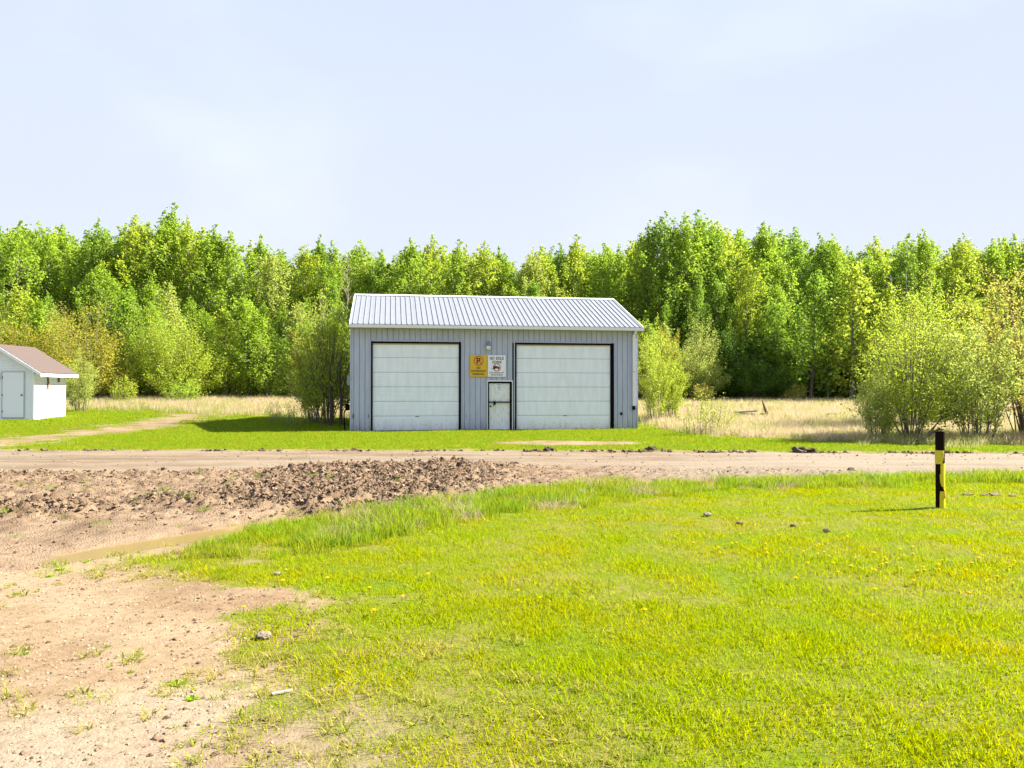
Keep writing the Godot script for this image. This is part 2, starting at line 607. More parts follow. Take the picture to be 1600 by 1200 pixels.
# ---------------------------------------------------------------- ground, road, mud
func build_ground() -> void:
	var soil := tinted(0.95)
	soil.albedo_texture = noise_tex(5, 0.012, [lin(0.62, 0.61, 0.60), lin(0.88, 0.87, 0.86), lin(1, 1, 1)], 1024, 7)
	soil.uv1_triplanar = true
	soil.uv1_world_triplanar = true
	soil.uv1_scale = Vector3(0.9, 0.9, 0.9)
	soil.heightmap_enabled = true
	soil.heightmap_texture = noise_tex(6, 0.05, [], 1024, 6)
	soil.heightmap_scale = 0.35
	soil.metallic_specular = 0.2
	var right := grow(0.0, 9.0, 0.07, 700.0, 1.13)
	var xs := PackedFloat32Array()
	for k in range(right.size() - 1, 0, -1):
		xs.append(-right[k])
	xs.append_array(right)
	var ds := PackedFloat32Array([-300, -100, -30, -8, -2])
	ds.append_array(grow(0.0, 9.0, 0.07, 900.0, 1.022))
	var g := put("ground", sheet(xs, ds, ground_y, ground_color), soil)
	tag(g, "green lawn, bare earth and dry meadow running back to the trees", "", "", "structure")

	# the road: pale packed gravel with wheel tracks
	var rx := PackedFloat32Array()
	for k in 481: rx.append(-48.0 + k * 0.2)
	var rd := PackedFloat32Array()
	for k in 105: rd.append(13.8 + k * 0.085)
	var gravel := tinted(0.95)
	gravel.albedo_texture = noise_tex(15, 0.06, [lin(0.72, 0.70, 0.68), lin(0.9, 0.89, 0.88), lin(1, 1, 1)], 1024, 6)
	gravel.uv1_triplanar = true
	gravel.uv1_world_triplanar = true
	gravel.uv1_scale = Vector3(0.8, 0.8, 0.8)
	gravel.heightmap_enabled = true
	gravel.heightmap_texture = noise_tex(16, 0.09, [], 1024, 5)
	gravel.heightmap_scale = 0.8
	var road_y := func(x: float, d: float) -> float:
		var r := road_in(x, d) + bumps.get_noise_2d(x * 40.0, d * 40.0) * 0.35
		var y := lerpf(-0.2, 0.0, smoothstep(-0.5, 0.15, r))
		for w in [17.9, 19.5, 20.4]:
			var k: float = d - w - bumps.get_noise_2d(x * 4.0, w * 9.0) * 0.5
			y -= 0.05 * exp(-k * k * 22.0)
		return y + bumps.get_noise_2d(x * 20.0, d * 30.0) * 0.025 + fine.get_noise_2d(x * 60, d * 60) * 0.008
	var road_c := func(x: float, d: float) -> Color:
		var n := bumps.get_noise_2d(x * 5.0, d * 60.0) + 0.5 * bumps.get_noise_2d(x * 40.0, d * 90.0)
		var c := Color(0.215, 0.178, 0.135).lerp(Color(0.155, 0.115, 0.078), clampf(0.35 + n * 1.5, 0, 1))
		for w in [17.9, 19.5, 20.4]:
			var k: float = d - w - bumps.get_noise_2d(x * 4.0, w * 9.0) * 0.5
			c = c.lerp(Color(0.14, 0.105, 0.075), 0.45 * exp(-k * k * 30.0) * smoothstep(-0.2, 0.3, bumps.get_noise_2d(x * 7.0, w * 20.0)))
		return c.lerp(Color(0.245, 0.215, 0.175), smoothstep(2.0, 8.0, x) * 0.5)
	tag(put("gravel_road", sheet(rx, rd, road_y, road_c), gravel), "pale rutted gravel road crossing in front of the garage", "", "", "structure")

	# the churned muddy shoulder
	var mx := PackedFloat32Array()
	for k in 560: mx.append(-20.0 + k * 0.05)
	var md := PackedFloat32Array()
	for k in 240: md.append(5.6 + k * 0.05)
	var mud := tinted(0.95)
	mud.albedo_texture = noise_tex(25, 0.04, [lin(0.6, 0.56, 0.52), lin(0.88, 0.87, 0.85), lin(1, 1, 1)], 1024, 6)
	mud.uv1_triplanar = true
	mud.uv1_world_triplanar = true
	mud.uv1_scale = Vector3(1.1, 1.1, 1.1)
	mud.heightmap_enabled = true
	mud.heightmap_texture = noise_tex(26, 0.03, [], 1024, 7)
	mud.heightmap_scale = 1.6
	tag(put("mud_bank", sheet(mx, md, mud_y, mud_color), mud), "churned brown mud shoulder between the road and the lawn", "", "", "structure")

	# standing water at the foot of the bank
	var water := MB.new()
	var near := []
	for k in 18:
		near.append(-4.9 + k * 0.22)
	for k in 17:
		var a: float = near[k]
		var b: float = near[k + 1]
		water.quad(Vector3(a, -0.055, -pl(LAWN_FAR, a) - 0.1), Vector3(a, -0.055, -pl(LAWN_FAR, a) - 1.7), Vector3(b, -0.055, -pl(LAWN_FAR, b) - 1.7), Vector3(b, -0.055, -pl(LAWN_FAR, b) - 0.1))
	var wm := paint(lin(0.21, 0.145, 0.065), 0.14)
	tag(put("puddle", water.mesh(), wm), "shallow brown puddle at the foot of the mud", "", "", "structure")

func churn(x: float, d: float) -> float:   # how lumpy the mud is, 0 .. 1
	var a := smoothstep(2.6, 0.4, pl(ROAD_NEAR, x) - d) * 0.6
	a = maxf(a, smoothstep(-5.6, -4.0, x) * smoothstep(10.6, 11.4, d + 0.4 * x + 1.4) * 1.0)
	a = maxf(a, 1.0 - smoothstep(0.3, 1.3, Vector2((x + 6.2) * 0.8, d - 10.7).length()))
	a = maxf(a, 0.9 * (1.0 - smoothstep(0.3, 1.2, Vector2((x + 4.5) * 0.7, d - 11.4).length())))
	a = maxf(a, 0.35 * smoothstep(9.2, 10.5, d))
	a *= 1.0 - 0.8 * smoothstep(-1.6, 1.2, x)
	return a

func mud_y(x: float, d: float) -> float:
	var e := mud_in(x, d) + bumps.get_noise_2d(x * 40.0, d * 40.0) * 0.3
	var y := lerpf(-0.26, -0.01, smoothstep(-0.25, 0.3, e))
	# a hollow along the lawn edge where the water stands
	var hollow := pl(LAWN_FAR, x) + 0.8 - d
	if x > -5.0 and x < -1.0:
		y -= 0.11 * exp(-hollow * hollow * 2.5) * smoothstep(-5.0, -3.8, x) * smoothstep(-1.0, -2.0, x)
	if e > -0.1:
		var k := churn(x, d) * smoothstep(-0.1, 0.5, e)
		var r := rough.get_noise_2d(x * 2.1, d * 2.1)
		var f := rough.get_noise_2d(x * 6.0 + 50.0, d * 6.0)
		y += k * (absf(r) * 0.22 + absf(f) * 0.22 + 0.02) + (1.0 - k) * f * 0.03 + bumps.get_noise_2d(x * 30.0, d * 30.0) * 0.04
	return y

func mud_color(x: float, d: float) -> Color:
	var f := rough.get_noise_2d(x * 1.4 + 9.0, d * 1.4)
	var c := Color(0.215, 0.16, 0.112).lerp(Color(0.125, 0.086, 0.057), clampf(0.1 + f * 1.3 + 0.6 * churn(x, d), 0, 1))
	return c.lerp(Color(0.21, 0.175, 0.135), smoothstep(1.0, 4.0, x))

# ---------------------------------------------------------------- garage
func build_garage() -> void:
	var G := base("garage", Vector3(-0.6, 0, -33.85), 0.15)
	tag(G, "blue-grey metal garage with a ribbed roof and two white overhead doors", "garage")
	var streak := noise_tex(31, 0.02, [lin(0.80, 0.79, 0.77), lin(0.95, 0.95, 0.95), lin(1, 1, 1)], 512, 5)
	var splash := splashed(71, 0.55)
	var siding := world_noise(paint(lin(0.42, 0.46, 0.61), 0.45), splash, Vector3(0.37, 0.2, 0.37))
	var sidings := [siding, world_noise(paint(lin(0.405, 0.445, 0.59), 0.45), splash, Vector3(0.31, 0.2, 0.31)), world_noise(paint(lin(0.43, 0.47, 0.62), 0.48), splash, Vector3(0.43, 0.2, 0.43))]
	var trim := paint(lin(0.70, 0.72, 0.74), 0.5)
	var black := paint(lin(0.006, 0.0055, 0.006), 0.7)
	black.metallic_specular = 0.1
	var white := world_noise(paint(lin(0.83, 0.88, 1.0), 0.45), splashed(72, 0.4), Vector3(0.23, 0.2, 0.23))
	white.uv1_world_triplanar = true
	var roofm := world_noise(paint(lin(0.18, 0.20, 0.235), 0.55, 0.0), noise_tex(34, 0.02, [lin(0.86, 0.86, 0.86), lin(0.96, 0.96, 0.96), lin(1, 1, 1)], 512, 4), Vector3(0.4, 0.15, 0.4))
	var W := 6.1
	var H := 4.25
	var P := 0.2286
	var F := -W + 0.114
	var deep := 8.5
	# front cladding, cut round the openings: [left, right, sill above]
	var holes := [[-5.28, -1.57, 3.70], [-0.43, 0.62, 2.08], [0.74, 5.05, 3.70]]
	var T := Transform3D()
	var x := -W
	var k := 0
	while x < W - 0.01:
		var cuts := [x, minf(x + 4 * P, W)]
		for h in holes:
			for e in [h[0], h[1]]:
				if e > cuts[0] + 0.02 and e < cuts[-1] - 0.02:
					cuts.append(e)
		cuts.sort()
		for c in cuts.size() - 1:
			var mid: float = (cuts[c] + cuts[c + 1]) * 0.5
			var y0 := -0.12
			for h in holes:
				if mid > h[0] and mid < h[1]: y0 = h[2]
			var m := MB.new()
			m.ribbed(cuts[c] + 0.002, cuts[c + 1] - 0.002, y0, H, T, P, F, -0.032)
			m.box(Vector3(mid, (y0 + H) * 0.5, -0.075), Vector3(cuts[c + 1] - cuts[c] - 0.004, H - y0, 0.04))
			put("siding_sheet", m.mesh(), sidings[k % 3], G)
		x += 4 * P
		k += 1
	# end walls and back wall
	for s in [-1, 1]:
		var m := MB.new()
		var B := Transform3D(Basis(Vector3.UP, PI / 2 * s), Vector3(W * s, 0, -deep / 2))
		m.ribbed(-deep / 2, deep / 2, -0.12, H, B, P, 0.0, 0.02, 1.86, deep / 2)
		put("end_wall", m.mesh(), siding, G)
	var bw := MB.new()
	bw.ribbed(-W, W, -0.12, H, Transform3D(Basis(Vector3.UP, PI), Vector3(0, 0, -deep)), P, F, 0.02)
	put("back_wall", bw.mesh(), siding, G)
	# corner trims
	for s in [-1, 1]:
		boxed("corner_trim", Vector3(s * (W + 0.012), H / 2 - 0.06, -0.05), Vector3(0.05, H + 0.1, 0.16), sidings[2], G)
	# roof: fourteen ribbed sheets a side
	var half := W + 0.085
	var wide := half * 2 / 14.0
	var eave := Vector3(0, 4.40, 0.38)
	var ridge := Vector3(0, 6.14, -deep / 2)
	var slope := eave.distance_to(ridge)
	var up := (ridge - eave).normalized()
	var out := Vector3(1, 0, 0).cross(up)
	var sm := MB.new()
	sm.ribbed(0.0, wide, 0.0, slope, Transform3D(), wide / 4, wide / 8, 0.026)
	sm.box(Vector3(wide / 2, slope / 2, -0.03), Vector3(wide, slope, 0.03))
	var shared := sm.mesh()
	for side in 2:
		for j in 14:
			var o := put("roof_sheet", shared, roofm, G)
			if side == 0:
				o.transform = Transform3D(Basis(Vector3(1, 0, 0), up, out), eave + Vector3(-half + 0.06 + j * wide, 0.004 * (j % 2), 0))
			else:
				var up2 := Vector3(up.x, up.y, -up.z)
				o.transform = Transform3D(Basis(Vector3(-1, 0, 0), up2, Vector3(-1, 0, 0).cross(up2)), Vector3(half + 0.06 - j * wide, eave.y, -deep - eave.z))
	var rc := MB.new()
	for s in [-1, 1]:
		rc.box(ridge + Vector3(0.06, 0.0, s * 0.09), Vector3(half * 2 + 0.04, 0.012, 0.22), Basis(Vector3.RIGHT, atan2(up.y, -up.z) * s))
	put("ridge_cap", rc.mesh(), trim, G)
	# eave trim, gutter, soffit, rake trim
	boxed("gutter", Vector3(0.06, 4.315, 0.40), Vector3(half * 2 + 0.08, 0.13, 0.11), trim, G)
	boxed("soffit", Vector3(0.06, 4.27, 0.17), Vector3(half * 2 - 0.02, 0.03, 0.32), paint(lin(0.62, 0.58, 0.48), 0.6), G)
	boxed("gutter", Vector3(0, 4.315, -deep - 0.40), Vector3(half * 2 + 0.1, 0.13, 0.11), trim, G)
	for s in [-1, 1]:
		for b in 2:
			var a: Vector3 = eave if b == 0 else Vector3(0, eave.y, -deep - eave.z)
			var mid := (a + ridge) * 0.5
			boxed("rake_trim", Vector3(0.06 + s * (half + 0.016), mid.y - 0.04, mid.z), Vector3(0.03, 0.13, slope), trim, G, Basis(Vector3.RIGHT, atan2(ridge.y - a.y, a.z - ridge.z)))
	# downspout with elbow and dark foot
	var ds := MB.new()
	ds.box(Vector3(5.92, 2.55, 0.085), Vector3(0.085, 3.10, 0.075))
	ds.box(Vector3(5.96, 4.16, 0.20), Vector3(0.085, 0.34, 0.07), Basis(Vector3.RIGHT, 0.85))
	var dsn := put("downspout", ds.mesh(), trim, G)
	boxed("downspout_foot", Vector3(0.003 + 5.92, 0.93, 0.09), Vector3(0.11, 0.17, 0.10), black, dsn)
	boxed("downspout_strap", Vector3(5.92, 2.5, 0.088), Vector3(0.10, 0.03, 0.08), siding, dsn)
	var vent := MB.new()
	vent.tube([Vector3(5.38, 0.70, 0.0), Vector3(5.38, 0.70, 0.09), Vector3(5.37, 0.64, 0.13)], [0.045, 0.045, 0.05], 8)
	put("vent_pipe", vent.mesh(), black, G)
	# overhead doors: six panels each
	for d in [[-5.28, -1.57, 0.05, 0.07], [0.74, 5.05, 0.05, 0.13]]:
		var l: float = d[0]
		var r: float = d[1]
		var D := Node3D.new()
		D.name = "overhead_door" if not G.has_node("overhead_door") else "overhead_door_001"
		G.add_child(D, true)
		var fr := MB.new()
		fr.box(Vector3(l + d[2] / 2, 1.8, 0.005), Vector3(d[2], 3.84, 0.13))
		fr.box(Vector3(r - d[3] / 2, 1.8, 0.005), Vector3(d[3], 3.84, 0.13))
		fr.box(Vector3((l + r) / 2, 3.672, 0.005), Vector3(r - l - d[2] - d[3], 0.07, 0.13))
		put("door_frame", fr.mesh(), black, D)
		var w: float = r - l - d[2] - d[3] - 0.03
		var cx: float = (l + d[2] + r - d[3]) / 2
		var pm := MB.new()
		pm.box(Vector3(0, 0, 0), Vector3(w, 0.594, 0.045))
		for q in 3:
			pm.box(Vector3(0, -0.2 + q * 0.19, 0.0235), Vector3(w - 0.04, 0.12, 0.007))
		var shared_panel := pm.mesh()
		for j in 6:
			var o := put("door_panel", shared_panel, white, D, Vector3(cx, 0.315 + j * 0.606, -0.045 + 0.002 * (j % 2)))
		boxed("weather_strip", Vector3(cx, 3.612, 0.0), Vector3(w, 0.05, 0.03), paint(lin(0.50, 0.43, 0.30), 0.8), D, Basis(Vector3.BACK, 0.004))
		boxed("door_seal", Vector3(cx, 0.0, -0.03), Vector3(w, 0.04, 0.05), black, D)
		boxed("lift_handle", Vector3(cx + 0.05, 0.60, -0.012), Vector3(0.14, 0.025, 0.03), paint(lin(0.25, 0.22, 0.2), 0.5, 0.5), D)
		boxed("door_backing", Vector3(cx, 1.83, -0.10), Vector3(w, 3.7, 0.03), black, D)
		var jt := MB.new()
		for e in [[l - 0.035, 1.8, 0.05, 3.86], [r + 0.035, 1.8, 0.05, 3.86]]:
			jt.box(Vector3(e[0], e[1], 0.012), Vector3(e[2], e[3], 0.05))
		jt.box(Vector3((l + r) / 2, 3.735, 0.012), Vector3(r - l + 0.12, 0.05, 0.052))
		put("door_trim", jt.mesh(), sidings[2], D)
	# the walk door
	var M := Node3D.new()
	M.name = "walk_door"
	G.add_child(M, true)
	var leafm := world_noise(paint(lin(0.76, 0.78, 0.85), 0.55), noise_tex(36, 0.03, [lin(0.72, 0.70, 0.66), lin(0.93, 0.92, 0.90), lin(1, 1, 1)], 256, 5), Vector3(1.2, 0.4, 1.2))
	boxed("door_leaf", Vector3(0.07, 0.98, -0.03), Vector3(0.88, 2.0, 0.05), leafm, M)
	var mf := MB.new()
	mf.box(Vector3(-0.40, 0.98, 0.0), Vector3(0.05, 2.06, 0.11))
	mf.box(Vector3(0.555, 0.98, 0.0), Vector3(0.085, 2.06, 0.11))
	mf.box(Vector3(0.0775, 2.03, 0.0), Vector3(0.87, 0.045, 0.11))
	put("door_frame", mf.mesh(), black, M)
	var mt := MB.new()
	mt.box(Vector3(0.085, 2.085, 0.012), Vector3(1.10, 0.055, 0.06))
	mt.box(Vector3(-0.445, 0.98, 0.012), Vector3(0.04, 2.15, 0.055))
	mt.box(Vector3(0.62, 0.98, 0.012), Vector3(0.045, 2.15, 0.055))
	put("door_trim", mt.mesh(), trim, M)
	boxed("security_bar", Vector3(0.04, 1.19, 0.055), Vector3(0.93, 0.05, 0.04), black, M)
	var lock := MB.new()
	lock.box(Vector3(-0.15, 1.13, 0.09), Vector3(0.09, 0.10, 0.05))
	lock.tube([Vector3(-0.185, 1.16, 0.09), Vector3(-0.18, 1.25, 0.09), Vector3(-0.12, 1.25, 0.09), Vector3(-0.115, 1.16, 0.09)], [0.013, 0.013, 0.013, 0.013], 6)
	put("padlock", lock.mesh(), black, M)
	var kn := SphereMesh.new()
	kn.radius = 0.035; kn.height = 0.07; kn.radial_segments = 12; kn.rings = 6
	put("door_knob", kn, black, M, Vector3(-0.31, 1.01, 0.03))
	put("deadbolt", kn, black, M, Vector3(-0.17, 1.04, 0.0)).scale = Vector3(0.7, 0.7, 0.7)
	# rust on the lower cladding
	var rust := paint(lin(0.17, 0.12, 0.10), 0.95)
	var rng := RandomNumberGenerator.new()
	rng.seed = 4
	for s in [[-6.0, 0.62, 0.055, 0.17], [-5.39, 0.62, 0.03, 0.11], [-1.33, 0.62, 0.02, 0.05]]:
		var m := MB.new()
		for j in 14:
			var a := TAU * j / 14
			var b := TAU * (j + 1) / 14
			var ra := 0.7 + 0.5 * sin(j * 2.7)* 0.5
			var rb := 0.7 + 0.5 * sin(((j + 1) % 14) * 2.7) * 0.5
			m.tri(Vector3.ZERO, Vector3(cos(a) * s[2] * ra, sin(a) * s[3] * ra, 0), Vector3(cos(b) * s[2] * rb, sin(b) * s[3] * rb, 0))
		put("rust_patch", m.mesh(), rust, G, Vector3(s[0], s[1], 0.026))
	# service box and gas meter on the end wall
	var grey := paint(lin(0.22, 0.27, 0.34), 0.5)
	boxed("service_box", Vector3(-W - 0.09, 2.1, -0.35), Vector3(0.16, 0.40, 0.28), grey, G)
	var gm := MB.new()
	gm.box(Vector3(-W - 0.16, 0.98, -0.4), Vector3(0.18, 0.26, 0.16))
	gm.tube([Vector3(-W - 0.16, 1.1, -0.4), Vector3(-W - 0.16, 1.28, -0.4), Vector3(-W - 0.02, 1.30, -0.4)], [0.03, 0.03, 0.03], 6)
	gm.tube([Vector3(-W - 0.24, 0.9, -0.4), Vector3(-W - 0.30, 0.75, -0.4), Vector3(-W - 0.26, -0.1, -0.4)], [0.03, 0.03, 0.03], 6)
	put("gas_meter", gm.mesh(), black, G)
	boxed("foundation", Vector3(0, -0.06, -deep / 2), Vector3(W * 2 - 0.1, 0.16, deep - 0.2), paint(lin(0.35, 0.33, 0.3), 0.9), G)
	boxed("ceiling", Vector3(0, H - 0.08, -deep / 2), Vector3(W * 2 - 0.1, 0.05, deep - 0.2), trim, G)

	# ---- things on its front wall
	var wall := Transform3D(Basis(Vector3.UP, 0.15), Vector3(-0.6, 0, -33.85))
	var ink := paint(lin(0.012, 0.014, 0.022), 0.6)
	var red := paint(lin(0.42, 0.035, 0.03), 0.5)
	var S := base("parking_sign", wall * Vector3(-0.825, 2.715, 0.035), 0.15)
	tag(S, "yellow sign reading no overnight parking beside the white sign", "sign")
	boxed("sign_board", Vector3.ZERO, Vector3(0.73, 0.91, 0.02), paint(lin(0.66, 0.41, 0.010), 0.45), S)
	lettering("P", 0.17, 0.25, ink, S, Vector3(0, 0.215, 0.014), "parking_letter")
	put("prohibition_ring", ring(0.205, 0.032), red, S, Vector3(0, 0.215, 0.0165))
	boxed("prohibition_slash", Vector3(0, 0.215, 0.0175), Vector3(0.36, 0.034, 0.004), red, S, Basis(Vector3.BACK, -0.78))
	lettering("NO", 0.16, 0.085, ink, S, Vector3(0, -0.085, 0.0125))
	lettering("OVERNIGHT", 0.64, 0.095, ink, S, Vector3(0, -0.215, 0.0125))
	lettering("PARKING", 0.50, 0.095, ink, S, Vector3(0, -0.345, 0.0125))
	var N := base("idling_sign", wall * Vector3(-0.05, 2.715, 0.035), 0.15)
	tag(N, "white sign reading no idle zone above the walk door", "sign")
	boxed("sign_board", Vector3.ZERO, Vector3(0.77, 0.91, 0.02), paint(lin(0.76, 0.77, 0.84), 0.45), N)
	lettering("NO", 0.19, 0.125, ink, N, Vector3(-0.20, 0.325, 0.0125))
	lettering("IDLE", 0.34, 0.125, ink, N, Vector3(0.13, 0.325, 0.0125))
	lettering("ZONE", 0.41, 0.115, ink, N, Vector3(0, 0.165, 0.0125))
	var truck := MB.new()
	truck.box(Vector3(-0.05, -0.07, 0), Vector3(0.20, 0.10, 0.004))
	truck.box(Vector3(0.085, -0.085, 0), Vector3(0.06, 0.07, 0.004))
	truck.box(Vector3(-0.19, -0.13, 0), Vector3(0.05, 0.03, 0.004))
	put("vehicle_pictogram", truck.mesh(), ink, N, Vector3(0, 0.015, 0.0125))
	for s in [-0.09, 0.07]:
		var wheels := MB.new()
		for j in 12:
			wheels.tri(Vector3(s, -0.13, 0), Vector3(s + cos(TAU * j / 12) * 0.03, -0.13 + sin(TAU * j / 12) * 0.03, 0), Vector3(s + cos(TAU * (j + 1) / 12) * 0.03, -0.13 + sin(TAU * (j + 1) / 12) * 0.03, 0))
		put("wheel_pictogram", wheels.mesh(), ink, N, Vector3(0, 0.015, 0.0150))
	put("prohibition_ring", ring(0.165, 0.028), red, N, Vector3(0, -0.06, 0.0175))
	boxed("prohibition_slash", Vector3(0, -0.06, 0.0185), Vector3(0.29, 0.028, 0.004), red, N, Basis(Vector3.BACK, -0.78))
	lettering("KEEP ENGINE OFF", 0.62, 0.055, ink, N, Vector3(0, -0.285, 0.0125))
	lettering("WHEN PARKED", 0.52, 0.055, ink, N, Vector3(0, -0.375, 0.0125))
	var L := base("wall_lamp", wall * Vector3(-0.42, 3.40, 0.02), 0.15)
	tag(L, "caged glass wall lamp on a blue-grey bracket above the signs", "lamp")
	var lb := MB.new()
	lb.tube([Vector3(0, 0.30, 0.0), Vector3(0, 0.32, 0.08), Vector3(0, 0.26, 0.14)], [0.055, 0.06, 0.06], 10)
	put("bracket", lb.mesh(), grey, L)
	var cap := MB.new()
	cap.tube([Vector3(0, 0.27, 0.14), Vector3(0, 0.17, 0.14)], [0.07, 0.115], 14)
	put("lamp_cap", cap.smooth(), grey, L)
	var gl := MB.new()
	gl.tube([Vector3(0, 0.17, 0.14), Vector3(0, 0.11, 0.14), Vector3(0, 0.03, 0.14), Vector3(0, -0.01, 0.14)], [0.085, 0.11, 0.10, 0.05], 14)
	put("glass_globe", gl.smooth(), paint(lin(0.72, 0.70, 0.66), 0.2), L)
	var C := base("door_notice", wall * Vector3(0.06, 1.80, 0.0), 0.15)
	tag(C, "small white notice of printed lines stuck to the walk door", "notice")
	boxed("paper", Vector3.ZERO, Vector3(0.27, 0.34, 0.006), paint(lin(0.72, 0.76, 0.84), 0.6), C)
	var pr := MB.new()
	for e in [[0.125, 0.20, 0.020], [0.06, 0.12, 0.014], [0.02, 0.20, 0.014], [-0.02, 0.10, 0.014], [-0.06, 0.16, 0.014], [-0.125, 0.08, 0.010]]:
		pr.box(Vector3(0, e[0], 0.005), Vector3(e[1], e[2], 0.002))
	put("print", pr.mesh(), paint(lin(0.10, 0.12, 0.2), 0.7), C)

# ---------------------------------------------------------------- white shed
func build_shed() -> void:
	var S := base("garden_shed", SHED_AT)
	tag(S, "small white lap-sided shed with a pinkish brown shingle roof", "shed")
	var wide := 1.6
	var deep := 2.5
	var eave := 2.42
	var peak := 3.42
	var white := world_noise(paint(lin(0.78, 0.82, 0.92), 0.55), noise_tex(41, 0.02, [lin(0.9, 0.9, 0.9), lin(0.97, 0.97, 0.97), lin(1, 1, 1)], 256, 4), Vector3(0.4, 0.4, 0.4))
	var lap := 0.12
	# lap siding: each board leans out at its lower edge
	for q in 4:
		var m := MB.new()
		var half := wide if q % 2 == 0 else deep / 2
		var T := Transform3D(Basis(Vector3.UP, PI / 2 * q), Vector3(0, 0, -deep / 2)).translated_local(Vector3(0, 0, deep / 2 if q % 2 == 0 else wide))
		var y := -0.25
		while y < (peak if q % 2 == 0 else eave - 0.03) - 0.05:
			var w0 := half
			var w1 := half
			if q % 2 == 0:
				var k: float = half / (peak - eave)
				w0 = minf(half, half - (y - eave) * k)
				w1 = minf(half, half - (y + lap - eave) * k)
				if w1 < 0.02: break
			m.quad(T * Vector3(-w0, y, 0.04), T * Vector3(-w1, y + lap, 0.002), T * Vector3(w1, y + lap, 0.002), T * Vector3(w0, y, 0.04))
			m.quad(T * Vector3(-w0, y, 0.0), T * Vector3(-w0, y, 0.04), T * Vector3(w0, y, 0.04), T * Vector3(w0, y, 0.0))
			y += lap
		put(["front_wall", "side_wall", "back_wall", "side_wall"][q], m.mesh(), white, S)
	var core := MB.new()
	core.box(Vector3(0, 1.0, -deep / 2), Vector3(wide * 2 - 0.03, 2.6, deep - 0.03))
	put("wall_core", core.mesh(), white, S)
	for s in [[-1, 0], [1, 0], [-1, 1], [1, 1]]:
		boxed("corner_trim", Vector3(s[0] * wide, 1.03, -s[1] * deep), Vector3(0.10, 2.62, 0.10), white, S)
	# roof
	var shingle := world_noise(paint(lin(0.092, 0.070, 0.066), 0.95), noise_tex(43, 0.06, [lin(0.6, 0.58, 0.6), lin(0.88, 0.86, 0.86), lin(1, 1, 1)], 512, 5), Vector3(1.4, 1.4, 1.4))
	var ov := 0.5
	var front := 0.30
	var slope := Vector2(wide + ov, (peak - eave) * (wide + ov) / wide)
	var length := slope.length()
	var lean := atan2(slope.y, slope.x)
	var rr := RandomNumberGenerator.new()
	rr.seed = 8
	for s in [-1, 1]:
		var rows := 15
		var rf := Node3D.new()
		rf.name = "roof_slope" if s < 0 else "roof_slope_001"
		S.add_child(rf, true)
		for r in rows:
			var m := MB.new()
			var f := (r + 0.5) / rows
			var at := Vector3(s * slope.x * (1.0 - f), peak + 0.05 - slope.y * (1.0 - f) , -deep / 2)
			m.box(Vector3.ZERO, Vector3(length / rows * 1.12, 0.016, deep + front * 2), Basis(Vector3.BACK, -s * (lean - 0.03)))
			put("shingle_course", m.mesh(), shingle, rf, at + Vector3(0, 0.012, 0))
		var deckm := MB.new()
		deckm.box(Vector3(s * slope.x / 2, peak - slope.y / 2 - 0.015, -deep / 2), Vector3(length - 0.06, 0.03, deep + front * 2 - 0.02), Basis(Vector3.BACK, -s * lean))
		put("roof_deck", deckm.mesh(), white, rf)
		for e in [front - 0.0, -deep - front + 0.0]:
			boxed("fascia", Vector3(s * slope.x / 2, peak - slope.y / 2 - 0.03, e + (0.012 if e > 0 else -0.012)), Vector3(length, 0.13, 0.03), white, S, Basis(Vector3.BACK, -s * lean))
		boxed("eave_board", Vector3(s * (slope.x - 0.0), peak - slope.y - 0.045, -deep / 2), Vector3(0.03, 0.14, deep + front * 2 + 0.05), white, S)
		boxed("soffit", Vector3(s * (wide + ov / 2 - 0.02), eave - 0.33, -deep / 2), Vector3(ov - 0.05, 0.02, deep + front * 2 - 0.06), white, S)
	# door
	var Dn := Node3D.new()
	Dn.name = "door"
	S.add_child(Dn, true)
	boxed("door_leaf", Vector3(0.68, 1.16, 0.035), Vector3(0.97, 2.06, 0.04), paint(lin(0.74, 0.79, 0.90), 0.4), Dn)
	var fr := MB.new()
	fr.box(Vector3(0.165, 1.16, 0.025), Vector3(0.04, 2.14, 0.05))
	fr.box(Vector3(1.195, 1.16, 0.025), Vector3(0.04, 2.14, 0.05))
	fr.box(Vector3(0.68, 2.215, 0.025), Vector3(0.98, 0.03, 0.05))
	fr.box(Vector3(0.68, 0.10, 0.03), Vector3(0.98, 0.05, 0.08))
	put("door_frame", fr.mesh(), paint(lin(0.42, 0.45, 0.48), 0.5), Dn)
	for hy in [0.4, 1.15, 1.95]:
		boxed("hinge", Vector3(0.195, hy, 0.06), Vector3(0.05, 0.10, 0.012), paint(lin(0.2, 0.2, 0.2), 0.4, 0.8), Dn)
	var kn := SphereMesh.new()
	kn.radius = 0.04; kn.height = 0.08; kn.radial_segments = 12; kn.rings = 6
	put("door_knob", kn, paint(lin(0.02, 0.02, 0.02), 0.4), Dn, Vector3(1.09, 1.15, 0.08))
	# small things on its walls
	var A := base("wall_lantern", SHED_AT + Vector3(0.0, 1.98, 0.02))
	tag(A, "dark wall lantern beside the door of the white shed", "lantern")
	var dark := paint(lin(0.05, 0.045, 0.03), 0.6)
	boxed("back_plate", Vector3(0, 0, 0.0), Vector3(0.09, 0.34, 0.02), dark, A)
	var bd := MB.new()
	bd.tube([Vector3(0, -0.16, 0.09), Vector3(0, 0.10, 0.09), Vector3(0, 0.2, 0.09)], [0.045, 0.065, 0.01], 6)
	put("lantern_body", bd.mesh(), paint(lin(0.2, 0.19, 0.14), 0.4), A)
	var iron := paint(lin(0.19, 0.085, 0.045), 0.9)
	var h1 := MB.new()
	h1.tube([Vector3(0.02, 0.0, 0), Vector3(0.05, 0.30, 0), Vector3(0.03, 0.60, 0.0), Vector3(0.01, 0.66, 0)], [0.05, 0.04, 0.045, 0.02], 6)
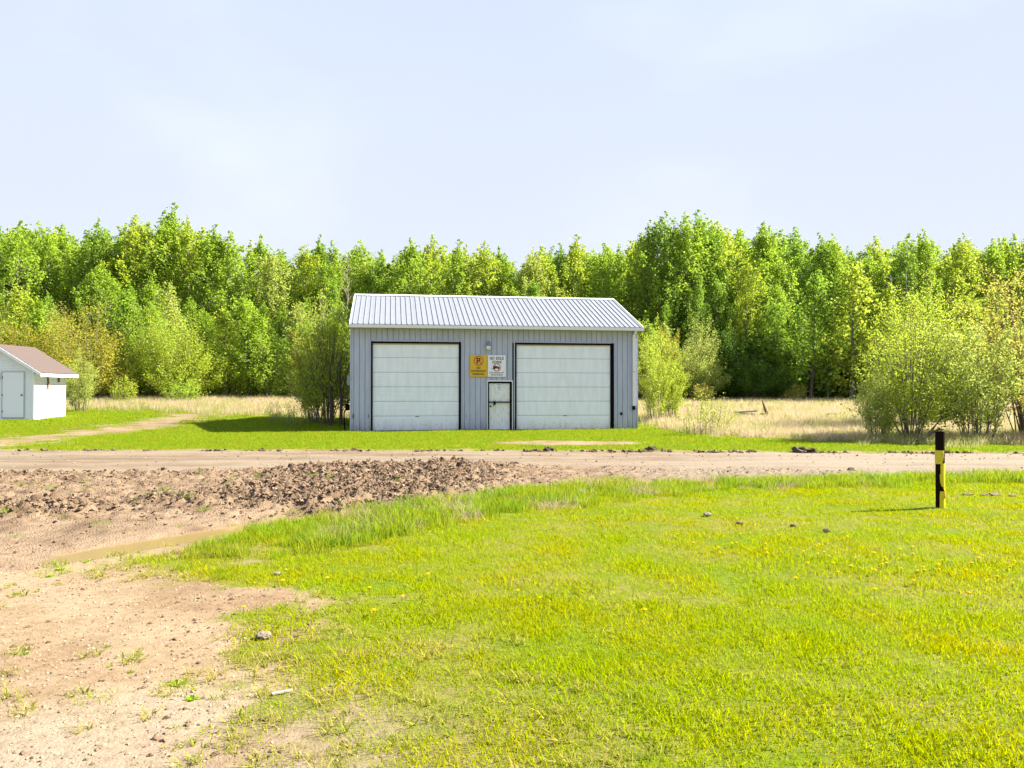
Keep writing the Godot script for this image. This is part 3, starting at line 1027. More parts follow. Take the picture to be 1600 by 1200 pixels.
	h1.box(Vector3(0.04, 0.02, 0.02), Vector3(0.05, 0.06, 0.14))
	tag(put("rusty_hanger", h1.mesh(), iron, null, SHED_AT + Vector3(wide + 0.03, 1.44, -1.02)), "longer rust-brown iron bar hanging on the sunny shed wall", "iron bar")
	var h2 := MB.new()
	h2.tube([Vector3(0.02, 0.0, 0), Vector3(0.05, 0.14, 0.01), Vector3(0.02, 0.29, 0)], [0.045, 0.05, 0.02], 6)
	h2.box(Vector3(0.03, 0.02, 0.0), Vector3(0.05, 0.05, 0.12))
	tag(put("rusty_hanger", h2.mesh(), iron, null, SHED_AT + Vector3(wide + 0.03, 1.77, -1.92)), "shorter rust-brown iron hook near the back corner of the shed wall", "hook")
	var o := MB.new()
	o.box(Vector3(0.02, 0, -0.07), Vector3(0.05, 0.07, 0.06))
	o.box(Vector3(0.02, 0.01, 0.06), Vector3(0.05, 0.07, 0.06))
	o.box(Vector3(0.005, 0, 0), Vector3(0.02, 0.05, 0.16))
	tag(put("wall_socket", o.mesh(), paint(lin(0.3, 0.28, 0.28), 0.6), null, SHED_AT + Vector3(wide + 0.012, 0.78, -0.8)), "small grey double socket low on the sunny shed wall", "socket")

# ---------------------------------------------------------------- forest
var greens := {}
var bark_pale: StandardMaterial3D
var bark_dark: StandardMaterial3D

func build_forest() -> void:
	greens = {
		"yellow-green": leafy(lin(0.37, 0.47, 0.050)), "bright green": leafy(lin(0.30, 0.44, 0.045)), "mid green": leafy(lin(0.24, 0.385, 0.045)),
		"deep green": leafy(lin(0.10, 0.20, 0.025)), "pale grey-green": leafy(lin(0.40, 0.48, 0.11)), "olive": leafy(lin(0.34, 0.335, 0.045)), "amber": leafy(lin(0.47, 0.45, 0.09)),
	}
	bark_pale = world_noise(paint(lin(0.30, 0.29, 0.25), 0.9), noise_tex(51, 0.05, [lin(0.25, 0.23, 0.2), lin(0.8, 0.8, 0.78), lin(1, 1, 1)], 256, 4), Vector3(1, 0.6, 1))
	bark_dark = tinted(0.95)
	bark_dark.albedo_color = lin(0.15, 0.13, 0.105)
	var A := []
	for k in 6:
		A.append(aspen(100 + k, 13.2, 1.6 + 0.9 * (k % 3), [2.1, 2.7, 2.4, 3.1, 2.2, 2.8][k], 84 + 8 * (k % 2), 24, 0.18))
	var Y := []     # younger, leafy to the ground
	for k in 3:
		Y.append(aspen(140 + k, 7.4, 0.3, 1.7, 64, 22, 0.17))
	var rng := RandomNumberGenerator.new()
	rng.seed = 17
	var places := [[-700, "beyond the shed roof"], [60, "above the olive willows"], [240, "above the paler willow"], [330, "above the young thicket"], [470, "beside the garage's shaded end"], [545, "over the first garage door"], [720, "over the garage signs"], [830, "over the second garage door"], [1000, "above the downspout corner"], [1110, "above the dark bush"], [1230, "above the broken stump"], [1350, "above the roadside bushes"], [1530, "above the amber bush"]]
	var nth := ["first", "second", "third", "fourth", "fifth", "sixth", "seventh", "eighth", "ninth", "tenth", "eleventh", "twelfth", "thirteenth", "fourteenth", "fifteenth"]
	var counted := {}
	# skyline: (x, top) in metres at about 70 m
	var tops := PackedVector2Array([Vector2(-62, 15), Vector2(-52, 16.5), Vector2(-45, 17.2), Vector2(-42.5, 17.4), Vector2(-39.5, 17.5), Vector2(-37.5, 16.9), Vector2(-34, 16.8), Vector2(-31.5, 18.0), Vector2(-30, 18.4), Vector2(-28.5, 17.6), Vector2(-26.5, 16.9), Vector2(-23, 15.6), Vector2(-18.5, 15.1), Vector2(-15.5, 15.5), Vector2(-12.5, 14.9), Vector2(-9, 15.5), Vector2(-4, 15.3), Vector2(-1, 15.2), Vector2(0.9, 14.3), Vector2(2.4, 15.2), Vector2(4.5, 15.6), Vector2(7.5, 15.4), Vector2(10, 15.6), Vector2(12.9, 17.3), Vector2(16.5, 17.6), Vector2(18.8, 18.1), Vector2(21.2, 16.8), Vector2(23.2, 17.4), Vector2(26, 16.4), Vector2(29, 15.7), Vector2(31, 15.1), Vector2(34.5, 16.0), Vector2(38, 15.9), Vector2(41, 15.6), Vector2(44, 16.2), Vector2(52, 16.5), Vector2(62, 16)])
	var tones := ["yellow-green", "bright green", "bright green", "mid green", "yellow-green", "pale grey-green", "bright green", "mid green"]
	# rows from back to front: [depth, spacing, share of the skyline's height, row words]
	for row in [[86.0, 2.7, 0.985, "in the last row", true], [78.0, 2.5, 0.98, "just behind the skyline", true], [70.0, 1.35, 1.0, "on the skyline", false], [64.5, 1.9, 0.80, "on the forest face", false], [61.0, 2.7, 0.55, "low on the face", false]]:
		var x: float = -row[0] * 0.74
		while x < row[0] * 0.74:
			var d: float = row[0] + rng.randf_range(-2.2, 2.2)
			var px: float = x + rng.randf_range(-0.5, 0.5)
			var k: float = d / 70.0
			var top: float = (pl(tops, px / k) - 1.6) * k + 1.6
			var share: float = row[2] * (rng.randf_range(0.94, 1.045) if row[2] == 1.0 else (rng.randf_range(0.90, 1.01) if row[2] > 0.9 else rng.randf_range(0.82, 1.0)))
			var tall: float = (top - land(px, d)) * share
			if row[2] == 0.80: tall *= 0.66 + 0.36 * (0.5 + 0.5 * sin(px * 0.37 + 1.0))
			if row[2] == 0.55 and (absf(px - 18.0) < 4.5 or rng.randf() < 0.25): tall *= 0.45
			var t: String = tones[rng.randi() % tones.size()]
			if px > 24.0 and row[2] != 0.80: t = ["bright green", "mid green", "yellow-green"][rng.randi() % 3]
			var pr: Array = A[rng.randi() % 6]
			var s := tall / 14.2
			var w := rng.randf_range(0.9, 1.25) * (1.25 if row[4] else 1.0)
			var where := ""
			for p in places:
				if 800.0 + 1250.0 * px / d > p[0]: where = p[1]
			var key: String = row[3] + where
			counted[key] = counted.get(key, -1) + 1
			var label := "%s aspen %s %s, %s from the left" % [t, row[3], where, nth[mini(counted[key], 14)]]
			var group: String = "aspens standing " + row[3]
			plant("aspen_tree", pr, px, d, Vector3(maxf(s, 0.55) * w, s, maxf(s, 0.55) * w), rng.randf() * TAU, bark_pale, greens[t], label, "tree", group)
			x += row[1] * rng.randf_range(0.8, 1.2)
	# young aspens leafy to the ground, along the front of the forest
	var young := [[-40.5, 58.5, 7.5, "bright green"], [-37.0, 60.0, 9.0, "yellow-green"], [-34.2, 58.8, 8.0, "bright green"], [-21.0, 58.5, 7.2, "yellow-green"], [-19.4, 59.4, 8.3, "bright green"], [-17.8, 58.2, 7.0, "bright green"], [-16.2, 59.2, 7.8, "pale grey-green"], [-14.8, 58.4, 6.4, "bright green"], [-13.0, 59.5, 6.8, "yellow-green"], [-11.0, 58.0, 6.0, "olive"], [-26.3, 60.5, 9.5, "pale grey-green"], [-30.5, 61.5, 9.5, "mid green"], [22.6, 60.5, 10.5, "mid green"], [25.0, 59.0, 11.2, "yellow-green"], [27.2, 60.0, 9.5, "yellow-green"], [29.5, 58.0, 8.6, "bright green"], [32.0, 57.0, 8.2, "yellow-green"], [35.0, 59.0, 8.8, "mid green"], [38.5, 58.0, 8.0, "bright green"], [20.3, 62.0, 8.4, "mid green"], [12.3, 61.5, 6.5, "pale grey-green"]]
	for k in young.size():
		var e: Array = young[k]
		var s: float = e[2] / 8.2
		plant("young_aspen", Y[k % 3], e[0], e[1], Vector3(s * 1.15, s, s * 1.15), k * 1.7, bark_dark, greens[e[3]], "%s young aspen leafy to the ground at the forest edge, %s from the left" % [e[3], nth[k] if k < 15 else ["sixteenth", "seventeenth", "eighteenth", "nineteenth", "twentieth", "last"][k - 15]], "tree", "young aspens along the forest edge")
	# bare grey trunks that have not leafed out
	for e in [[33.6, 68.0, 13.2, "tallest leafless grey trunk among the green aspens"], [31.3, 66.0, 10.2, "forked leafless grey tree at the dip of the skyline"], [-13.6, 66.0, 11.6, "leafless brown tree rising beside the garage roof"]]:
		var t := MB.new()
		var r2 := RandomNumberGenerator.new()
		r2.seed = int(e[2] * 100)
		var pts := []
		var rad := []
		for j in 8:
			pts.append(Vector3(r2.randfn(0, 0.08), e[2] * j / 7.0, r2.randfn(0, 0.08)))
			rad.append(lerpf(0.13, 0.02, j / 7.0))
		t.tube(pts, rad, 6)
		for j in 34:
			var f := 0.35 + 0.63 * j / 34.0
			var p := Vector3(0, e[2] * f, 0)
			var az := j * 2.4
			var tip := p + Vector3(cos(az), 1.2, sin(az)) * (1.5 * (1.15 - f))
			t.tube([p, tip], [0.03, 0.006], 3, false)
			t.tube([p.lerp(tip, 0.6), p.lerp(tip, 0.6) + Vector3(cos(az + 1), 1.0, sin(az + 1)) * 0.6], [0.012, 0.005], 3, false)
		var o := put("bare_tree", t.mesh(), paint(lin(0.36, 0.33, 0.29) if e[0] > 0 else lin(0.20, 0.16, 0.13), 0.9), null, Vector3(e[0], land(e[0], e[1]), -e[1]))
		tag(o, e[3], "tree", "leafless trees in the forest")
	# undergrowth between and behind the trunks
	var U := aspen(170, 3.2, 0.1, 1.7, 30, 30, 0.22)
	var pts := []
	for k in 420:
		var d := 60.5 + 34.0 * pow(rng.randf(), 0.8)
		var x := rng.randf_range(-0.78, 0.78) * d
		var s := rng.randf_range(0.6, 1.5)
		var b := rng.randf_range(0.6, 1.1)
		pts.append([spot(x, land(x, d) - 0.1, d, Vector3(s * 1.3, s, s * 1.3), rng.randf() * TAU), Color(b, b, b)])
	scatter("undergrowth", "leafy undergrowth filling the gaps between the forest trunks", U[1], greens["mid green"], pts)

func build_bushes() -> void:
	var Wb := [dome(200, 6.0, 7.0, 21000, 0.125, -0.25), dome(201, 6.0, 6.0, 19500, 0.125, -0.3)]
	var Nb := [dome(210, 4.0, 3.2, 9900, 0.08, -0.35), willow(211, 4.0, 3.0, 26, 9500, 0.08, 0.2), willow(212, 4.0, 3.4, 28, 8000, 0.078, 0.2)]
	var Lb := [willow(213, 6.6, 4.4, 52, 12000, 0.085, 0.2), willow(214, 6.0, 5.0, 50, 11000, 0.085, 0.15)]
	var Tb := willow(220, 1.6, 1.6, 26, 1500, 0.08, 0.25)
	var Sp := willow(221, 1.3, 1.5, 20, 420, 0.06, 0.3)
	var list := [
		["willow_bush", Wb[0], -29.2, 55.5, 0.92, 1.02, "olive", "largest olive willow, a broad dome behind the small white shed"],
		["willow_bush", Wb[1], -23.4, 56.5, 0.90, 0.86, "yellow-green", "yellow-green domed willow next to the largest olive one"],
		["willow_bush", Wb[1], -34.5, 57.5, 0.9, 0.9, "olive", "half hidden olive willow directly above the shed roof"],
		["willow_bush", Wb[0], -26.2, 58.5, 1.0, 0.8, "bright green", "narrow green willow squeezed between the two big domes"],
		["shed_shrub", Nb[2], -23.2, 43.0, 0.74, 0.74, "pale grey-green", "pale yellow shrub standing just behind the shed's back corner"],
		["low_shrub", Tb, -25.0, 51.5, 1.1, 1.1, "yellow-green", "small yellow-green shrub in dry grass before the largest willow"],
		["low_shrub", Tb, -21.6, 52.5, 1.0, 1.7, "bright green", "low wide green shrub at the foot of the second willow"],
		["garage_shrub", Nb[0], -8.6, 37.4, 1.40, 0.92, "yellow-green", "tall yellow-green shrub on thin dark stems by the garage's shaded end"],
		["garage_shrub", Nb[1], -9.5, 38.4, 1.1, 0.8, "olive", "olive shrub behind the tall yellow-green one at the garage's shaded end"],
		["twiggy_shrub", Sp, -9.6, 35.4, 0.95, 1.1, "mid green", "nearly bare twiggy shrub in the garage's shadow"],
		["twiggy_shrub", Sp, -10.9, 36.6, 0.85, 0.5, "mid green", "thinnest twiggy sapling at the tip of the bare shrubs"],
		["corner_shrub", Nb[2], 6.8, 38.2, 1.12, 0.66, "yellow-green", "sunlit yellow shrub beside the garage's downspout corner"],
		["corner_shrub", Nb[1], 7.8, 39.3, 0.82, 0.6, "yellow-green", "lower yellow shrub leaning out from the downspout corner shrub"],
		["forest_shrub", Wb[0], 13.8, 60.0, 0.86, 0.62, "pale grey-green", "grey-green shrub at the forest edge between garage and dark bush"],
		["forest_shrub", Wb[1], 10.6, 59.0, 0.82, 0.6, "olive", "olive forest shrub showing just over the downspout corner shrub"],
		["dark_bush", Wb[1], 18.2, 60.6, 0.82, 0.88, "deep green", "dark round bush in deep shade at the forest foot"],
		["brown_shrub", Tb, 13.6, 57.0, 0.9, 1.1, "amber", "small rust-brown shrub below the grey-green forest shrub"],
		["brown_shrub", Tb, 20.8, 58.6, 0.8, 1.0, "amber", "small rust-brown shrub below the dark round bush"],
		["field_shrub", Sp, 7.0, 30.0, 1.2, 1.1, "yellow-green", "sparse yellow shrub in the dry grass beside the garage"],
		["field_shrub", Sp, 8.0, 31.2, 1.15, 0.9, "yellow-green", "thinner sparse shrub right of the yellow one in dry grass"],
		["roadside_bush", Nb[0], 13.2, 26.6, 0.98, 1.0, "yellow-green", "brightest yellow-green bush beside the road, behind the marker post"],
		["roadside_bush", Nb[2], 11.9, 26.0, 0.56, 0.5, "pale grey-green", "smallest roadside bush, at the dry-grass end of the row"],
		["roadside_bush", Nb[1], 14.9, 25.6, 0.97, 0.98, "pale grey-green", "pale many-stemmed willow above the scrap of white plastic"],
		["roadside_bush", Lb[1], 16.6, 33.0, 0.93, 0.8, "yellow-green", "tall pale bush standing behind the brightest roadside bush"],
		["roadside_bush", Lb[1], 19.0, 36.0, 1.1, 1.0, "yellow-green", "tall yellow bush farther back between the pale willow and the amber one"],
		["roadside_bush", Lb[0], 18.1, 27.8, 1.0, 1.0, "amber", "tall amber bush, the most orange of the roadside row"],
		["roadside_bush", Nb[1], 17.2, 25.2, 0.7, 0.8, "amber", "low amber bush in front of the tall amber one"],
		["roadside_bush", Nb[2], 21.0, 27.0, 1.2, 1.2, "yellow-green", "bush past the tall amber one at the end of the roadside row"],
	]
	var k := 0
	for e in list:
		k += 1
		var dark := bark_dark
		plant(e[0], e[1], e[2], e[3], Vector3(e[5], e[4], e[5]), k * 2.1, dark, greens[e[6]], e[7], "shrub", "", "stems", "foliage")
	# two slim dark trunks by the garage
	for e in [[-8.15, 36.0, "slim dark trunk rising through the shrubs at the garage's shaded end"], [-7.75, 36.2, "slim dark trunk closest to the garage's shaded end wall"]]:
		var t := MB.new()
		t.tint = Color(0.5, 0.45, 0.4)
		t.tube([Vector3.ZERO, Vector3(0.03, 1.2, 0), Vector3(-0.05, 2.4, 0.05), Vector3(0.05, 3.3, 0)], [0.08, 0.07, 0.05, 0.015], 7)
		t.tube([Vector3(0, 1.5, 0), Vector3(0.3, 2.3, 0.1), Vector3(0.4, 3.2, 0)], [0.04, 0.03, 0.01], 5)
		tag(put("slim_tree", t.mesh(), bark_dark, null, Vector3(e[0], land(e[0], e[1]) - 0.05, -e[1])), e[2], "tree")

# ---------------------------------------------------------------- small things
func build_small_things() -> void:
	# the marker post
	var P := base("marker_post", Vector3(5.88, 0, -11.0))
	tag(P, "rusty steel marker post wrapped in peeling yellow tape on the lawn", "post")
	var steel := world_noise(paint(lin(0.013, 0.008, 0.007), 0.7), noise_tex(61, 0.04, [lin(0.6, 0.5, 0.45), lin(0.9, 0.85, 0.8), lin(1, 1, 1)], 256, 4), Vector3(3, 3, 3))
	steel.metallic_specular = 0.12
	var pm := MB.new()
	var R := 0.058
	pm.tube([Vector3(0, -0.15, 0), Vector3(0, 1.06, 0), Vector3(0, 1.065, 0)], [R, R, R - 0.004], 24)
	put("pipe", pm.smooth(), steel, P)
	var tape := world_noise(paint(lin(0.60, 0.47, 0.012), 0.4), noise_tex(62, 0.02, [lin(0.75, 0.7, 0.5), lin(0.95, 0.94, 0.9), lin(1, 1, 1)], 256, 4), Vector3(2, 2, 2))
	# strips: rows of [height, from angle, to angle, how far it stands off]
	for strip in [
		[[0.805, -112, 26, 0.004], [0.76, -112, 22, 0.006], [0.70, -108, 15, 0.007], [0.65, -105, 5, 0.006], [0.62, -100, -4, 0.008]],
		[[0.628, -20, 150, 0.002], [0.58, -24, 150, 0.002], [0.49, -22, 150, 0.002], [0.47, -34, 150, 0.002], [0.37, -28, 150, 0.002], [0.32, -12, 150, 0.002], [0.28, 18, 150, 0.002], [0.255, 30, 150, 0.003]],
		[[0.248, -30, 145, 0.003], [0.18, -35, 145, 0.003], [0.10, -34, 145, 0.002], [0.0, -40, 145, 0.003]]]:
		var m := MB.new()
		for r in strip.size() - 1:
			for s in 16:
				var q := []
				for e in [[r, s], [r, s + 1], [r + 1, s + 1], [r + 1, s]]:
					var row: Array = strip[e[0]]
					var a := deg_to_rad(lerpf(row[1], row[2], e[1] / 16.0))
					q.append(Vector3(sin(a) * (R + row[3]), row[0], cos(a) * (R + row[3])))
				m.quad(q[0], q[1], q[2], q[3])
		put("yellow_tape", m.smooth(), tape, P)
	boxed("orange_edge", Vector3(0.028, 0.20, 0.056), Vector3(0.012, 0.10, 0.004), paint(lin(0.5, 0.18, 0.02), 0.5), P, Basis(Vector3.BACK, 0.08))
	# stones and scraps
	var tan_stone := world_noise(paint(lin(0.19, 0.15, 0.12), 0.9), noise_tex(63, 0.05, [lin(0.7, 0.7, 0.7), lin(0.9, 0.9, 0.9), lin(1, 1, 1)], 256, 4), Vector3(6, 6, 6))
	var o: Node3D
	for e in [["stone", -1.62, 5.24, 0.052, tan_stone, "tan rounded stone on the bare earth near the lawn edge", 1], ["stone", 2.5, 10.26, 0.055, tan_stone, "palest grey stone alone in the lawn, before the mud", 2], ["dirt_clod", 2.75, 9.68, 0.05, null, "flat dry clod beside the pale stone in the lawn", 3], ["dirt_clod", 3.36, 9.58, 0.04, null, "small dark clod halfway from the pale stone to the post", 4], ["dirt_clod", 3.62, 9.22, 0.045, null, "dark clod in the lawn nearest the dandelions", 5], ["stone", -2.05, 7.0, 0.035, tan_stone, "small grey stone in the thin grass beyond the bare earth", 6]]:
		var mat: Material = e[4] if e[4] else paint(lin(0.09, 0.065, 0.04), 0.95)
		o = put(e[0], lump(e[6] + 300, 0.7, 0.14, 7, 10), mat, null, Vector3(e[1], ground_y(e[1], e[2]) + e[3] * 0.45, -e[2]))
		o.scale = Vector3(e[3], e[3], e[3]) * Vector3(1.0, 0.7, 0.85)
		tag(o, e[5], e[0].replace("_", " "))
	# dug-up earth in the lawn by the post
	for e in [[7.12, 12.5, 0.09], [7.32, 12.4, 0.07], [7.5, 12.45, 0.11], [7.68, 12.3, 0.06]]:
		o = put("dirt_clod", lump(int(e[0] * 100), 0.5, 0.3, 5, 8), paint(lin(0.13, 0.095, 0.06), 0.95), null, Vector3(e[0], ground_y(e[0], e[1]) + 0.02, -e[1]))
		o.scale = Vector3(e[2], e[2] * 0.5, e[2] * 0.7)
		tag(o, "dry clod of the molehill in the lawn past the marker post", "dirt clod", "clods of the molehill")
	# a pale splinter of wood
	o = boxed("wood_splinter", Vector3(-1.23, ground_y(-1.23, 4.3) + 0.012, -4.3), Vector3(0.11, 0.008, 0.022), paint(lin(0.3, 0.28, 0.25), 0.8), null, Basis(Vector3.UP, 0.55))
	tag(o, "pale splinter of wood lying in the thin grass", "splinter")
	# large dark clods along the road edges
	var brown := world_noise(paint(lin(0.06, 0.04, 0.026), 0.95), noise_tex(65, 0.05, [lin(0.6, 0.6, 0.6), lin(0.9, 0.9, 0.9), lin(1, 1, 1)], 256, 4), Vector3(5, 5, 5))
	for e in [[7.75, 21.6, 0.22, "largest dark clod on the far road edge, before the dry grass"], [8.05, 21.5, 0.16, "dark clod touching the largest one on the far road edge"], [3.8, 21.9, 0.20, "dark clod on the far road edge below the downspout corner"], [1.0, 21.95, 0.17, "dark clod on the far road edge below the wide garage door"], [6.9, 16.3, 0.09, "lone clod on the near road edge before the post"], [0.05, 17.3, 0.14, "clod on the near road edge below the walk door"]]:
		o = put("dirt_clod", lump(int(e[0] * 50) + 900, 0.75, 0.3, 6, 9), brown, null, Vector3(e[0], 0.02, -e[1]))
		o.scale = Vector3(e[2] * 0.9, e[2] * 0.7, e[2] * 0.7)
		tag(o, e[3], "dirt clod")
	# stump and boards in the meadow
	var grey_wood := paint(lin(0.24, 0.21, 0.19), 0.9)
	var y := land(12.4, 41.0)
	var st := MB.new()
	st.tube([Vector3(0.18, -0.05, 0), Vector3(0.0, 0.32, 0.02), Vector3(-0.22, 0.95, 0.0)], [0.11, 0.085, 0.02], 7)
	st.tube([Vector3(0.16, 0.1, 0), Vector3(-0.35, 0.16, 0.1)], [0.07, 0.05], 6)
	tag(put("broken_stump", st.mesh(), paint(lin(0.13, 0.075, 0.05), 0.9), null, Vector3(13.0, y + 0.1, -41.0)), "broken brown stump with a leaning spike in the dry meadow", "stump")
	for e in [[12.0, 0.20, 1.15, 0.05, "upper weathered board beside the broken stump"], [12.1, 0.08, 0.8, -0.12, "lower weathered board beside the broken stump"]]:
		o = boxed("old_board", Vector3(e[0], y + 0.18 + e[1], -41.1), Vector3(e[2], 0.08, 0.25), grey_wood, null, Basis(Vector3.UP, 0.2) * Basis(Vector3.BACK, e[3]))
		tag(o, e[4], "board")
	var br := MB.new()
	br.tube([Vector3(-0.5, 0.0, 0), Vector3(0.0, 0.14, 0.05), Vector3(0.45, 0.10, 0)], [0.05, 0.05, 0.03], 6)
	tag(put("fallen_branch", br.mesh(), grey_wood, null, Vector3(16.3, land(16, 41) + 0.15, -41.0)), "short fallen branch alone in the dry meadow", "branch")
	var bl := MB.new()
	bl.tube([Vector3(-0.38, 0.02, 0.0), Vector3(0.0, 0.17, 0.0), Vector3(0.34, 0.38, 0.0), Vector3(0.42, 0.42, 0)], [0.02, 0.03, 0.035, 0.05], 6)
	tag(put("leaning_branch", bl.mesh(), paint(lin(0.10, 0.065, 0.055), 0.9), null, Vector3(12.95, 0.05, -25.0)), "dark branch propped at a slant behind the marker post", "branch")
	var pb := lump(777, 0.75, 0.35, 6, 9)
	o = put("plastic_scrap", pb, paint(lin(0.62, 0.66, 0.76), 0.35), null, Vector3(14.55, 0.06, -25.1))
	o.scale = Vector3(0.17, 0.15, 0.13)
	tag(o, "crumpled white and blue plastic scrap under the pale willow", "litter")

# ---------------------------------------------------------------- grass and loose earth
func build_grass() -> void:
	var rng := RandomNumberGenerator.new()
	rng.seed = 91
	var gm := leafy(Color.WHITE)
	gm.roughness = 0.8
	gm.metallic_specular = 0.05
	var lawn := []
	var sparse := []
	var tall := []
	var strip := []
	var dead := []
	var dry := []
	var step := 0.0
	# the lawn in front
	var d := 1.6
	while d < 16.0:
		step = 0.125 if d < 6.0 else (0.17 if d < 9.0 else 0.21)
		var x := -0.68 * d - 2.5
		while x < 0.68 * d + 2.5:
			var px := x + rng.randf_range(-0.5, 0.5) * step
			var pd := d + rng.randf_range(-0.5, 0.5) * step
			x += step
			if pd > pl(LAWN_FAR, px) - 0.05: continue
			var w := dirt_at(px, pd)
			var n := bumps.get_noise_2d(px * 30.0, pd * 30.0)
			var f := fine.get_noise_2d(px * 25.0, pd * 25.0)
			var thin := thin_at(px, pd)
			var y := ground_y(px, pd)
			if rng.randf() < (1.0 - w) * (1.0 - thin * (0.45 + 0.9 * f)) and w < 0.9:
				var s := rng.randf_range(0.7, 1.2) * (1.0 - 0.3 * thin) * (1.0 + 0.5 * clampf(f * 1.6, -0.5, 0.8))
				var c := Color(1.0, 1.0, 1.0).lerp(Color(1.28, 0.98, 2.2), clampf(0.2 + n * 1.1 + 0.5 * f, 0, 1)).lerp(Color(0.75, 0.95, 0.8), clampf(-f * 0.9, 0, 0.6))
				var over := 1.0 + 0.25 * smoothstep(9.0, 14.0, pd)
				lawn.append([spot(px, y, pd, Vector3(s * over, s, s * over), rng.randf() * TAU), c])
			elif rng.randf() < 0.2 + 0.4 * f:
				var s := rng.randf_range(0.6, 1.1)
				sparse.append([spot(px, y, pd, Vector3(s, s * 0.8, s), rng.randf() * TAU), Color(1, 1, 1) * rng.randf_range(0.7, 1.2)])
			# longer growth along the ditch
			var edge := pd - pl(TALL_NEAR, px)
			if edge > -0.2 and px > -3.2 and pd > 7.4:
				var q := 0.85 * smoothstep(-0.2, 0.3, edge + n * 0.5)
				if rng.randf() < q:
					var s := rng.randf_range(0.6, 1.25) * (0.8 + 0.6 * clampf(0.5 + n, 0, 1)) * (1.0 if px < 2.0 else 0.9) * lerpf(0.55, 1.0, smoothstep(-3.0, -1.4, px))
					var deadness := clampf(n * 1.6 + 0.15 + 0.5 * f, 0, 1)
					if px > -2.2 and rng.randf() < deadness * 0.75 + 0.08:
						dead.append([spot(px, y, pd, Vector3(s, s, s), rng.randf() * TAU), Color(1, 1, 1) * rng.randf_range(0.7, 1.1)])
					else:
						tall.append([spot(px, y, pd, Vector3(s, s, s), rng.randf() * TAU), Color(0.8, 0.95, 1.2).lerp(Color(1.25, 1.0, 1.0), rng.randf())])
			elif pd > 6.6 and px < -2.0 and w < 0.8 and rng.randf() < 0.10:
				tall.append([spot(px, y, pd, Vector3(0.5, 0.45, 0.5), rng.randf() * TAU), Color(0.95, 1, 1)])
		d += step
	# straw, tufts and weeds on the bare earth
	var tufts := []
	var straw := []
	var weeds := []
	d = 2.2
	while d < 8.6:
		var x := -0.68 * d - 2.0
		while x < 2.4:
			var px := x + rng.randf_range(-0.06, 0.06)
			var pd := d + rng.randf_range(-0.06, 0.06)
			x += 0.12
			var w := maxf(dirt_at(px, pd), thin_at(px, pd))
			if w < 0.08 or pd > pl(LAWN_FAR, px) + 0.3: continue
			var n := bumps.get_noise_2d(px * 45.0 + 300.0, pd * 45.0)
			var f := fine.get_noise_2d(px * 50.0 + 70.0, pd * 50.0)
			var y := ground_y(px, pd)
			# straw lies thick close to the camera and by the lawn, thin on the wheel tracks
			var lying := smoothstep(5.7, 4.7, pd + n * 1.2) * 0.95 + 0.25 * smoothstep(0.05, 0.3, n) + 0.5 * (1.0 - w)
			if rng.randf() < lying:
				var b := rng.randf_range(0.55, 1.2)
				straw.append([spot(px, y, pd, Vector3(1, 1, 1) * rng.randf_range(0.8, 1.3), rng.randf() * TAU), Color(b, b * 0.97, b * 0.95)])
			var growing := 0.05 + 0.55 * (1.0 - w) + 0.8 * smoothstep(-0.15, 0.3, f + n) * smoothstep(5.7, 4.4, pd) * smoothstep(-3.2, -0.6, px) + 0.55 * smoothstep(6.3, 7.3, pd) * smoothstep(-0.05, 0.25, n + f * 0.5)
			if rng.randf() < growing * 0.6:
				var s := rng.randf_range(0.5, 1.25)
				tufts.append([spot(px, y, pd, Vector3(s, s * rng.randf_range(0.6, 1.2), s), rng.randf() * TAU), Color(1, 1, 1).lerp(Color(1.45, 1.05, 2.0), rng.randf())])
			if rng.randf() < 0.012 + 0.05 * smoothstep(6.2, 7.0, pd):
				var s := rng.randf_range(0.25, 0.65)
				weeds.append([spot(px, y, pd, Vector3(s, s, s), rng.randf() * TAU), Color(1, 1, 1) * rng.randf_range(0.8, 1.2)])
		d += 0.12
	scatter("straw_litter", "dry straw lying over the bare earth", blades(6, 50, 0.24, 0.003, 0.02, 0.008, 5.0, Color(0.52, 0.44, 0.29), Color(0.13, 0.085, 0.04)), gm, straw)
	scatter("grass_tufts", "ragged yellow-green tufts of grass on the bare earth", blades(7, 34, 0.13, 0.02, 0.085, 0.007, 0.9, Color(0.17, 0.25, 0.012), Color(0.32, 0.33, 0.06), 2), gm, tufts)
	var rosette := MB.new()
	for k in 11:
		var a := TAU * k / 11.0 + rng.randfn(0, 0.2)
		var l := rng.randf_range(0.05, 0.10)
		var o := Vector3(cos(a), 0, sin(a))
		var q := Vector3(-sin(a), 0, cos(a)) * 0.014
		var h := rng.randf_range(0.012, 0.045)
		rosette.tint = Color(0.17, 0.28, 0.012) * rng.randf_range(0.8, 1.5)
		rosette.quad(Vector3(0, 0.004, 0), o * l * 0.6 + q + Vector3(0, h, 0), o * l + Vector3(0, h * 0.6, 0), o * l * 0.6 - q + Vector3(0, h, 0))
	scatter("weeds", "flat broad-leaved weeds among the lawn and on the bare earth", rosette.mesh(), gm, weeds)
	# crumbs of dark earth on the bare ground
	var crumbs := []
	for k in 1500:
		var pd := rng.randf_range(2.6, 8.4)
		var x := rng.randf_range(-0.68 * pd - 1.0, 0.0)
		if dirt_at(x, pd) < 0.5 or bumps.get_noise_2d(x * 40.0, pd * 40.0) < -0.05: continue
		var s := 0.004 + 0.012 * pow(rng.randf(), 3.0)
		var b := rng.randf_range(0.5, 1.2)
		crumbs.append([spot(x, ground_y(x, pd) + s * 0.3, pd, Vector3(s * 1.4, s, s), rng.randf() * TAU), Color(0.13 * b, 0.09 * b, 0.06 * b)])
	var earthy := tinted(0.95)
